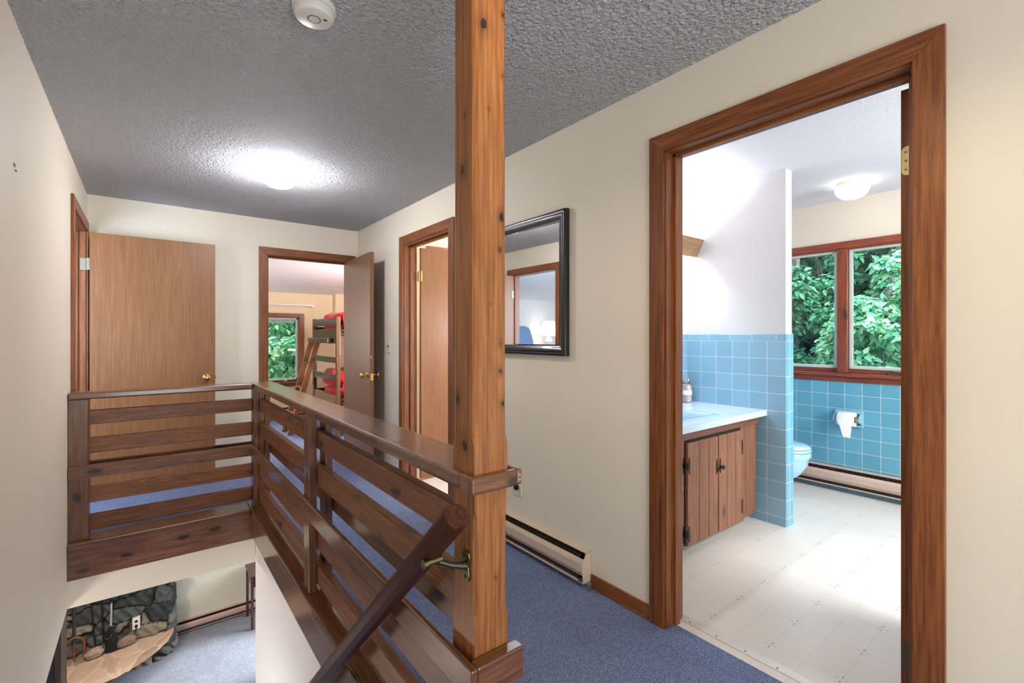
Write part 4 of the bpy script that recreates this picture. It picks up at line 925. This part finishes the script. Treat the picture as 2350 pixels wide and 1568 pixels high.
MB().box(x8 - 0.014, x8, 1.212, 1.405, 0.636, 0.660).box(x8 - 0.014, x8, 1.212, 1.405, 0.532, 0.548).box(x8 - 0.014, x8, 1.212, 1.236, 0.548, 0.636).box(x8 - 0.014, x8, 1.381, 1.405, 0.548, 0.636).build('frame', tp2.m, hd, bevel=0.006, seg=3)
MB().box(x8 - 0.002, x8 + 0.001, 1.236, 1.381, 0.548, 0.636).build('recess', plain('recess_blue', (70, 120, 142), 0.3), hd)
for y0, y1 in ((1.214, 1.232), (1.385, 1.403)):
    MB().prism([(x8 - 0.078, 0.585), (x8 - 0.07, 0.575), (x8 - 0.012, 0.56), (x8 - 0.012, 0.65), (x8 - 0.05, 0.632), (x8 - 0.074, 0.612)], 1, y0, y1).build('arm', tp2.m, hd, bevel=0.004)
MB().tube([(x8 - 0.058, 1.233, 0.597), (x8 - 0.058, 1.384, 0.597)], 0.007, 12).build('spindle', plain('wood_dowel', (206, 164, 110), 0.5), hd, smooth=True)
rp = NT('tissue', 0.95, 0.1); rp.base(lin((244, 240, 236))); rx_ = x8 - 0.058
tr = MB().rings([[(rx_ + math.cos(a) * r, y, 0.597 + math.sin(a) * r) for a in [2 * math.pi * k / 40 for k in range(40)]] for y, r in ((1.256, 0.020), (1.252, 0.053), (1.256, 0.056), (1.362, 0.056), (1.366, 0.053), (1.362, 0.020))], cap=False).build('toilet_roll', rp.m, smooth=True, ang=50)
tag(tr, 'white toilet roll with a loose hanging end on the blue holder', 'toilet paper')
MB().prism([(1.257, 0.597), (1.357, 0.597), (1.318, 0.462), (1.270, 0.458)], 0, rx_ - 0.0565, rx_ - 0.0555).build('hanging_sheet', rp.m, tr)
MB().rings([[(rx_ + math.cos(a) * r, y, 0.597 + math.sin(a) * r) for a in [2 * math.pi * k / 24 for k in range(24)]] for y, r in ((1.2555, 0.019), (1.2555, 0.021), (1.362, 0.021), (1.362, 0.019))], cap=False).build('cardboard_core', plain('cardboard', (110, 84, 62), 0.9), tr)

# ================================================================== DOWNSTAIRS
rng = np.random.RandomState(7)
def stone_mat(name, stops, mortar, scale=3.0):
    t = NT(name, 0.75, 0.35); at = t.new('ShaderNodeVertexColor'); at.layer_name = 'stone'
    sep = t.new('ShaderNodeSeparateColor'); t.link(at.outputs['Color'], sep.inputs[0])
    n = t.noise(t.coord(rnd=False), 14, 5, 0.7, 0.8)
    f = t.math('ADD', t.math('MULTIPLY', sep.outputs[0], 0.7), t.math('MULTIPLY', n, 0.45))
    c = t.ramp(f, stops); c = t.mix(sep.outputs[1], c, lin(mortar)); t.base(c)
    t.bump(t.noise(t.coord(rnd=False), 40, 5, 0.7), 0.6, 0.02); return t.m
def stone_sheet(name, U, V, place, seeds, ax, ay, depth, gap, mat, par=None, mort=0.35):
    """grid over (U, V); Worley cells make separate stones; place(u, v, d) -> xyz"""
    P = np.stack(np.meshgrid(U, V, indexing='ij'), -1).reshape(-1, 2)
    wob = np.stack([np.sin(P[:, 1] * 17 + 3 * np.sin(P[:, 0] * 9)) * 0.012 + np.sin(P[:, 1] * 41) * .005, np.sin(P[:, 0] * 15 + 2 * np.sin(P[:, 1] * 11)) * 0.010 + np.sin(P[:, 0] * 37) * .005], -1)
    Q = (P + wob) * np.array([ax, ay]); S = seeds * np.array([ax, ay])
    D = np.sqrt(((Q[:, None, :] - S[None]) ** 2).sum(-1)); idx = np.argsort(D, 1)[:, :2]; d1 = D[np.arange(len(P)), idx[:, 0]]; d2 = D[np.arange(len(P)), idx[:, 1]]
    e = d2 - d1; k = np.clip(e / gap, 0, 1); k = k * k * (3 - 2 * k)
    cell = np.random.RandomState(3).rand(len(S))[idx[:, 0]]; tilt = np.random.RandomState(5).randn(len(S), 2)[idx[:, 0]]
    off = (P - seeds[idx[:, 0]])
    h = depth * (k * (0.65 + 0.5 * cell) + 0.8 * (off * tilt).sum(-1) * k) + depth * 0.10 * np.sin(P[:, 0] * 60 + P[:, 1] * 43) * k
    verts = [tuple(place(p[0], p[1], hh_)) for p, hh_ in zip(P, h)]
    nv = len(V); f = []
    for i in range(len(U) - 1):
        for j in range(nv - 1): a = i * nv + j; f.append((a, a + 1, a + nv + 1, a + nv))
    mb = MB().add(verts, f); o = mb.build(name, mat, par, smooth=True, ang=75)
    ca = o.data.color_attributes.new('stone', 'FLOAT_COLOR', 'POINT')
    m_ = np.clip(1 - k * 1.6, 0, 1) * mort
    col = np.stack([cell, m_, cell * 0, cell * 0 + 1], -1).astype(np.float32); ca.data.foreach_set('color', col.ravel()); return o
fp = thing('stone_fireplace', (-1.4, 7.4, ZF), 'rough grey fieldstone fireplace wall with raised hearth in the room downstairs', 'fireplace')
YF = 7.36
sm = stone_mat('fieldstone', [(0.25, lin((44, 50, 52))), (0.45, lin((84, 88, 88))), (0.62, lin((112, 108, 102))), (0.85, lin((140, 134, 116)))], (30, 29, 28))
U = np.concatenate([np.arange(-2.6, -0.9, 0.03), np.arange(-0.9, 0.331, 0.010)]); V = np.arange(ZF, -0.34, 0.015)
sd_ = np.stack([rng.uniform(-2.7, 0.5, 230), rng.uniform(ZF - .1, -0.2, 230)], -1)
def plc(u, v, d):
    edge = 0.275 + 0.020 * math.sin(v * 23) + 0.015 * math.sin(v * 51 + 1)
    if u > edge:
        t_ = min(1, (u - edge) / (0.33 - edge + 1e-4)); return (edge + d * 0.4, YF + 0.45 * t_, v)
    r = max(0, (u - edge + 0.07) / 0.07); return (u, YF - d * (1 - 0.5 * r) + 0.05 * r * r, v)
stone_sheet('chimney_face', U, V, plc, sd_, 1.0, 1.75, 0.07, 0.030, sm, fp)
# hearth: plan outline with a rounded right end; top slabs are tan, the edge is dark stacked stone
HZ = -2.425
def hedge(x):        # front edge y of the hearth at x
    if x > 0.285: return YF
    t_ = min(1.0, (0.285 - x) / 0.85); return 7.36 - 0.72 * (1 - (1 - t_) ** 2.2) ** 0.62
tan = stone_mat('hearth_top_stone', [(0.25, lin((140, 116, 96))), (0.5, lin((184, 156, 132))), (0.8, lin((204, 178, 156)))], (222, 194, 170))
U2 = np.arange(-2.3, 0.286, 0.016); V2 = np.linspace(0, 1, 44)
seed2 = np.stack([rng.uniform(-2.4, 0.3, 44), rng.uniform(-0.1, 1.1, 44)], -1)
stone_sheet('hearth_top', U2, V2, lambda u, v, d: (u, hedge(u) + (YF + 0.04 - hedge(u)) * v, HZ - 0.012 + d - (0.03 * max(0, 1 - v * 12))), seed2, 1.0, 0.55, 0.007, 0.03, tan, fp, mort=1.0)
arc = [(x, hedge(x)) for x in np.concatenate([np.arange(-2.3, 0.1, 0.02), np.arange(0.1, 0.2855, 0.004)])]
al = [0.0]
for a, b_ in zip(arc[:-1], arc[1:]): al.append(al[-1] + math.hypot(b_[0] - a[0], b_[1] - a[1]))
Lh = al[-1]
def arcpt(s):
    i = int(np.searchsorted(al, s)); i = min(max(i, 1), len(al) - 1); t_ = (s - al[i - 1]) / (al[i] - al[i - 1] + 1e-9)
    a, b_ = arc[i - 1], arc[i]; tx, ty = b_[0] - a[0], b_[1] - a[1]; n_ = math.hypot(tx, ty)
    return a[0] + tx * t_, a[1] + ty * t_, ty / n_, -tx / n_
def plh(u, v, d):
    x, y, nx, ny = arcpt(u); k = (HZ - v) / (HZ - ZF); inset = 0.03 + 0.10 * k ** 0.7
    return (x + nx * (d - inset) , y + ny * (d - inset), v)
U3 = np.arange(0, Lh, 0.016); V3 = np.arange(ZF, HZ + 0.001, 0.0175)
seed3 = np.stack([rng.uniform(0, Lh, 120), rng.uniform(ZF - .05, HZ + .05, 120)], -1)
stone_sheet('hearth_edge', U3, V3, plh, seed3, 1.0, 2.6, 0.07, 0.035, sm, fp)
def boulder(name, c, r, col, label, seed):
    bm = bmesh.new(); bmesh.ops.create_icosphere(bm, subdivisions=4, radius=1); rr = random.Random(seed); p = [rr.uniform(0, 6) for _ in range(4)]
    for v in bm.verts:
        k = 1 + 0.10 * math.sin(v.co.x * 3 + p[0]) * math.sin(v.co.y * 3 + p[1]) + 0.05 * math.sin(v.co.z * 7 + p[2])
        v.co = Vector((v.co.x * r[0] * k, v.co.y * r[1] * k, max(v.co.z, -0.85) * r[2] * k + r[2] * 0.9))
    me = bpy.data.meshes.new(name); bm.to_mesh(me); bm.free(); me.polygons.foreach_set('use_smooth', [True] * len(me.polygons))
    t = NT(name + '_rock', 0.8); t.base(t.ramp(t.noise(t.coord(), 25, 4, .7), [(0.3, lin(tuple(x * .75 for x in col))), (0.7, lin(col))])); me.materials.append(t.m)
    o = bpy.data.objects.new(name, me); COL.objects.link(o); o.location = c; tag(o, label, 'stone', 'loose stones on the hearth'); return o
boulder('hearth_stone', (-0.46, 7.20, HZ), (0.10, 0.06, 0.055), (178, 156, 140), 'pinkish rounded stone on the hearth between the fork and the broom', 2).rotation_euler = (0, 0, R(18))
boulder('hearth_stone', (-0.19, 7.23, HZ), (0.10, 0.06, 0.060), (150, 128, 116), 'brown rounded stone on the hearth right of the black broom', 5)
cop = plain('copper_brown', (146, 96, 70), 0.4, 0.7); YT = 7.22
fk = thing('hay_fork', (-0.64, YT, HZ), 'old three-pronged copper-brown fork standing against the stone fireplace', 'fork')
MB().tube([(-0.640, YT, -2.21), (-0.645, YT + .02, -1.85), (-0.652, YT + 0.05, -1.3)], 0.016, 10).build('handle', plain('dark_handle', (46, 42, 46), 0.6), fk, smooth=True)
MB().tube([(-0.64, YT, -2.20), (-0.637, YT - .02, -2.40)], [0.014, 0.007], 8).build('prong', cop, fk, smooth=True)
for s_ in (-1, 1):
    pts = [(-0.64 + s_ * 0.085 * math.sin(a), YT - 0.01, -2.235 + 0.09 * math.cos(a)) for a in [k * math.pi / 2 / 8 for k in range(9)]] + [(-0.64 + s_ * 0.087, YT - .02, -2.33), (-0.64 + s_ * 0.089, YT - .03, -2.408)]
    MB().tube(pts, [0.013] * 9 + [0.011, 0.006], 8).build('prong', cop, fk, smooth=True)
pk_ = thing('fire_poker', (-0.47, YT, HZ), 'thin black fire poker with hooked tip leaning on the fireplace', 'poker')
MB().tube([(-0.472, YT - .02, -2.400), (-0.458, YT - .02, -2.39), (-0.462, YT, -2.30), (-0.484, YT + .02, -2.05), (-0.503, YT + .05, -1.75), (-0.52, YT + .06, -1.5)], [0.004, 0.007, 0.008, 0.008, 0.007, 0.007], 8).build('shaft', M['black'], pk_, smooth=True)
MB().tube([(-0.455, YT - .025, -2.38), (-0.475, YT - .03, -2.418)], 0.006, 8).build('hook', cop, pk_, smooth=True)
lr_ = thing('log_tongs', (-0.39, YT, HZ), 'slim black log tongs leaning on the fireplace left of the broom', 'tongs')
MB().tube([(-0.385, YT - .02, -2.415), (-0.392, YT, -2.22), (-0.404, YT + .03, -1.95), (-0.416, YT + .06, -1.6)], [0.006, 0.008, 0.010, 0.010], 8).build('arm', M['black'], lr_, smooth=True)
MB().tube([(-0.386, YT - .03, -2.30), (-0.378, YT - .035, -2.36), (-0.392, YT - .04, -2.41)], 0.005, 8).build('claw', M['dullhinge'], lr_, smooth=True)
br = thing('hearth_broom', (-0.31, YT, HZ), 'black hearth broom with pale handle leaning on the stones below the outlet', 'broom')
MB().tube([(-0.325, YT - 0.0, -2.16), (-0.321, YT + .03, -1.88)], 0.010, 10).build('handle', plain('pale_blue_grey', (150, 172, 172), 0.4), br, smooth=True)
MB().tube([(-0.321, YT + .03, -1.88), (-0.320, YT + .045, -1.84)], 0.012, 8).build('hanger', M['black'], br)
MB().rings([[(cx + math.cos(a) * rx, YT - 0.01 + math.sin(a) * ry, z) for a in [2 * math.pi * k / 24 for k in range(24)]] for cx, rx, ry, z in ((-0.325, .014, .012, -2.135), (-0.328, .03, .02, -2.17), (-0.325, .055, .03, -2.24), (-0.318, .065, .035, -2.33), (-0.315, .062, .034, -2.415))]).build('bristles', plain('black_bristle', (20, 19, 20), 0.9), br, smooth=True)
MB().tube([(-0.378, YT - .03, -2.245), (-0.35, YT - .05, -2.255), (-0.325, YT - .055, -2.235), (-0.315, YT - .045, -2.215)], 0.004, 6).build('binding', cop, br)
lo = thing('outlet_downstairs', (-0.09, 7.28, -2.28), 'white double outlet with a black cord set in the stone fireplace', 'outlet')
yo = YF - 0.085
MB().box(-0.131, -0.056, yo - 0.008, yo + 0.05, -2.285, -2.15).build('plate', M['whiteplastic'], lo, bevel=0.003)
MB().lathe((-0.0935, yo - 0.008, -2.190), [(0.016, 0), (0.015, -0.002)], axis=1, n=16).lathe((-0.0935, yo - 0.008, -2.243), [(0.016, 0), (0.014, -0.02)], axis=1, n=16).build('socket', M['black'], lo)
MB().tube([(-0.0935, yo - 0.026, -2.245), (-0.098, yo - .03, -2.29), (-0.118, yo - .03, -2.345), (-0.145, yo - .02, -2.37), (-0.165, yo - .0, -2.40)], 0.005, 8).build('cord', M['black'], lo, smooth=True)
tb = thing('side_table', (1.4, 7.3, ZF), 'dark reddish side table at the edge of the stairwell view downstairs', 'table')
tm = wood('mahogany', (50, 20, 20), (84, 40, 38), (112, 60, 54), 0, knots=0, rough=0.3, coat=0.3)
MB().box(1.125, 1.80, 7.25, 7.715, -2.065, -2.035).build('tabletop', tm, tb, bevel=0.006)
MB().box(1.15, 1.77, 7.28, 7.69, -2.20, -2.065).build('apron', tm, tb, bevel=0.003)
for x in (1.135, 1.75):
    for y in (7.27, 7.665): MB().box(x, x + 0.032, y, y + 0.032, ZF, -2.066).build('leg', tm, tb, bevel=0.003)
kb = thing('tall_cabinet', (-1.2, 5.6, ZF), 'tall dark navy cabinet with brown edge at the foot of the stairwell', 'cabinet')
MB().box(-1.6, -0.605, 5.45, 5.80, ZF, -0.9).build('body', plain('navy_black', (34, 34, 52), 0.5), kb, bevel=0.004)
MB().box(-0.604, -0.563, 5.44, 5.81, ZF, -0.9).build('side_panel', wood('dark_brown_edge', (48, 34, 30), (72, 54, 48), (90, 70, 60), 2, knots=0, rough=.5), kb, bevel=0.003)

# ================================================================== OUTSIDE
def leafmat(name, a, b, c):
    t = NT(name, 0.45, 0.4); ge = t.new('ShaderNodeNewGeometry')
    col = t.ramp(ge.outputs['Random Per Island'], [(0.0, lin(a)), (0.5, lin(b)), (1.0, lin(c))]); t.base(col)
    t.n.remove(t.b) if False else None
    tl = t.new('ShaderNodeBsdfTranslucent'); t.link(col, tl.inputs[0]); mx = t.new('ShaderNodeMixShader'); mx.inputs[0].default_value = 0.35
    t.link(t.b.outputs[0], mx.inputs[1]); t.link(tl.outputs[0], mx.inputs[2]); t.link(mx.outputs[0], t.n['Material Output'].inputs['Surface']); return t.m
LM = [leafmat('fresh_leaves', (56, 140, 108), (124, 206, 166), (206, 246, 206)), leafmat('mid_leaves', (30, 100, 76), (68, 154, 116), (130, 204, 154)), leafmat('deep_leaves', (14, 56, 40), (30, 90, 62), (56, 122, 82))]
bark = NT('grey_bark', 0.9, 0.1); bark.base(bark.ramp(bark.noise(bark.coord((3, 3, .6)), 8, 4, .7), [(0.35, lin((84, 84, 78))), (0.6, lin((150, 152, 144)))])); bark.bump(bark.noise(bark.coord((3, 3, .6)), 14, 4), .7, .03)
def leaves(centers, n, size, face, seed):
    """leaf blades scattered over clumps, drooping and facing mostly up and outwards"""
    r = np.random.RandomState(seed); C_ = np.array(centers); k = r.randint(0, len(C_), n)
    d = r.randn(n, 3); d /= np.linalg.norm(d, axis=1)[:, None]; rad = C_[k, 3:4] * (0.35 + 0.65 * r.rand(n, 1) ** 0.5)
    P = C_[k, :3] + d * rad * np.array([1, 1, .8])
    nrm = d * 0.5 + r.randn(n, 3) * 0.45 + np.array(face); nrm /= np.linalg.norm(nrm, axis=1)[:, None]
    t = r.randn(n, 3) + np.array([0, 0, -0.8]); t -= nrm * (t * nrm).sum(1)[:, None]; t /= np.linalg.norm(t, axis=1)[:, None]
    b = np.cross(nrm, t); s = size * (0.6 + 0.8 * r.rand(n, 1))
    vs = np.concatenate([P, P + t * s * .35 + b * s * .33 + nrm * s * .06, P + t * s * .8 + b * s * .22, P + t * s * 1.2 - nrm * s * .1, P + t * s * .8 - b * s * .22, P + t * s * .35 - b * s * .33 + nrm * s * .06], 1).reshape(-1, 3)
    i = np.arange(n)[:, None] * 6; f = np.concatenate([i + np.array([[0, 1, 2, 3]]), i + np.array([[0, 3, 4, 5]])])
    m = MB(); m.v = [tuple(v) for v in vs]; m.f = [tuple(x) for x in f]; return m
def tree(x, y, zb, crown, n, size, mi, label, trunk, face, seed, cat='tree', nm='leafy_tree', r0=0.09, grp=None):
    t = thing(nm, (x, y, zb), label, cat, grp)
    rr = random.Random(seed); cs = []
    for (cx, cy, cz, cr, k) in crown:
        for _ in range(k):
            v = Vector((rr.gauss(0, 1), rr.gauss(0, 1), rr.gauss(0, 1))).normalized() * cr * rr.random() ** 0.4
            cs.append((cx + v.x, cy + v.y, cz + v.z, rr.uniform(0.16, 0.34) * (cr ** 0.5)))
    o = leaves(cs, n, size, face, seed)
    me = bpy.data.meshes.new('foliage'); me.from_pydata(o.v, [], o.f); me.materials.append(LM[mi])
    ob = bpy.data.objects.new('foliage', me); COL.objects.link(ob); ob.parent = t; ob.location = (-x, -y, -zb)
    MB().tube(trunk, [r0 * (1 - 0.6 * i / max(1, len(trunk) - 1)) for i in range(len(trunk))], 12).build('trunk', bark.m, t, smooth=True)
    tw = MB(); tp_ = trunk[len(trunk) // 2:]
    for c in cs[::3]:
        a = Vector(rr.choice(tp_)); b_ = Vector(c[:3]); mid = (a + b_) / 2 + Vector((0, 0, 0.15)); tw.tube([a, mid, b_], [0.022, 0.012, 0.005], 5)
    tw.build('branches', bark.m, t, smooth=True); return t
GZ = -2.4
fb = (-0.5, 0, 0.9)
tree(9.3, 2.35, GZ, [(8.9, 2.15, 1.1, 0.75, 26), (8.7, 2.3, 0.15, 0.6, 16), (9.1, 1.9, 2.0, 0.6, 12)], 11000, 0.095, 0, 'bright green leafy tree filling the right bathroom window pane', [(9.4, 2.35, GZ), (9.35, 2.3, -0.5), (9.3, 2.25, 0.8), (9.1, 2.1, 2.1)], fb, 11, r0=0.08)
tree(10.8, 4.1, GZ, [(10.2, 4.0, 1.7, 0.9, 26), (10.3, 4.5, 0.6, 0.7, 14)], 8000, 0.105, 1, 'mid green tree with pale trunk in the left bathroom window pane', [(10.75, 4.15, GZ), (10.75, 4.12, -0.5), (10.65, 4.1, 1.0), (10.7, 4.05, 4.5)], fb, 12, r0=0.13)
tree(8.6, 3.05, GZ, [(8.3, 3.1, 0.25, 0.42, 12)], 2600, 0.085, 0, 'low bright sapling at the foot of the left bathroom window pane', [(8.5, 3.1, GZ), (8.45, 3.1, -0.6), (8.4, 3.1, 0.1)], fb, 13, nm='sapling', r0=0.03)
tree(12.4, 2.5, GZ, [(12.0, 2.6, 2.6, 1.2, 24), (12.2, 3.2, 0.6, 1.2, 22)], 8000, 0.12, 1, 'leaning grey-trunked tree rising behind the bright tree at the right', [(11.4, 2.0, GZ), (11.2, 2.25, 0.4), (11.15, 2.42, 1.6), (11.0, 2.38, 2.4), (10.9, 2.30, 4.2)], fb, 14, r0=0.17)
tree(14.5, 6.5, GZ, [(13.8, 5.4, 2.2, 1.7, 36), (13.9, 4.6, 0.6, 1.5, 26), (14.2, 3.4, 2.6, 1.5, 26)], 12000, 0.16, 2, 'dark green forest tree far behind the bathroom window', [(14.6, 5.5, GZ), (14.5, 5.3, 1), (14.4, 5.2, 5)], fb, 15, r0=0.2)
fbb = (0, -0.5, 0.9)
tree(2.4, 10.3, GZ, [(2.2, 10.1, 1.0, 0.75, 26), (2.3, 10.2, 0.1, 0.7, 22), (1.6, 10.3, 0.6, 0.7, 18)], 9000, 0.10, 0, 'dense bright green tree filling the children\'s bedroom window', [(2.4, 10.5, GZ), (2.35, 10.45, -0.5), (2.3, 10.4, 1.2)], fbb, 16, r0=0.09)
tree(2.8, 12.2, GZ, [(2.6, 11.9, 1.6, 1.1, 26), (2.4, 11.9, 0.2, 1.1, 24)], 5200, 0.16, 2, 'darker green tree standing behind the tree of the bedroom window', [(2.9, 12.4, GZ), (2.8, 12.3, 0), (2.8, 12.2, 2.6)], fbb, 17, r0=0.12)
hm = NT('forest_floor', 0.95, 0.05); hm.base(hm.ramp(hm.noise(hm.coord(rnd=False), 2.5, 5, 0.7), [(0.3, lin((14, 34, 26))), (0.55, lin((26, 62, 44))), (0.75, lin((50, 96, 64)))]))
gr = MB(); N_ = 40
hv = []
for i in range(N_ + 1):
    for j in range(N_ + 1):
        x = -30 + 70 * i / N_; y = -30 + 75 * j / N_
        d = max(0, max(x - 11.5, y - 12.5)); z = GZ - 0.55 + min(d, 14) * 0.75 + 0.25 * math.sin(x * 1.3) * math.cos(y * 1.1)
        hv.append((x, y, z))
gr.add(hv, [(i * (N_ + 1) + j, (i + 1) * (N_ + 1) + j, (i + 1) * (N_ + 1) + j + 1, i * (N_ + 1) + j + 1) for i in range(N_) for j in range(N_)])
struct('ground', gr, hm.m, smooth=True, ang=80)
# house roof: a plain slab keeps daylight out of the attic
struct('roof', MB().box(-4.9, XW + 0.3, -2.5, YB + 0.3, 2.95, 3.05), plain('roof_slab', (90, 86, 82), 0.9))
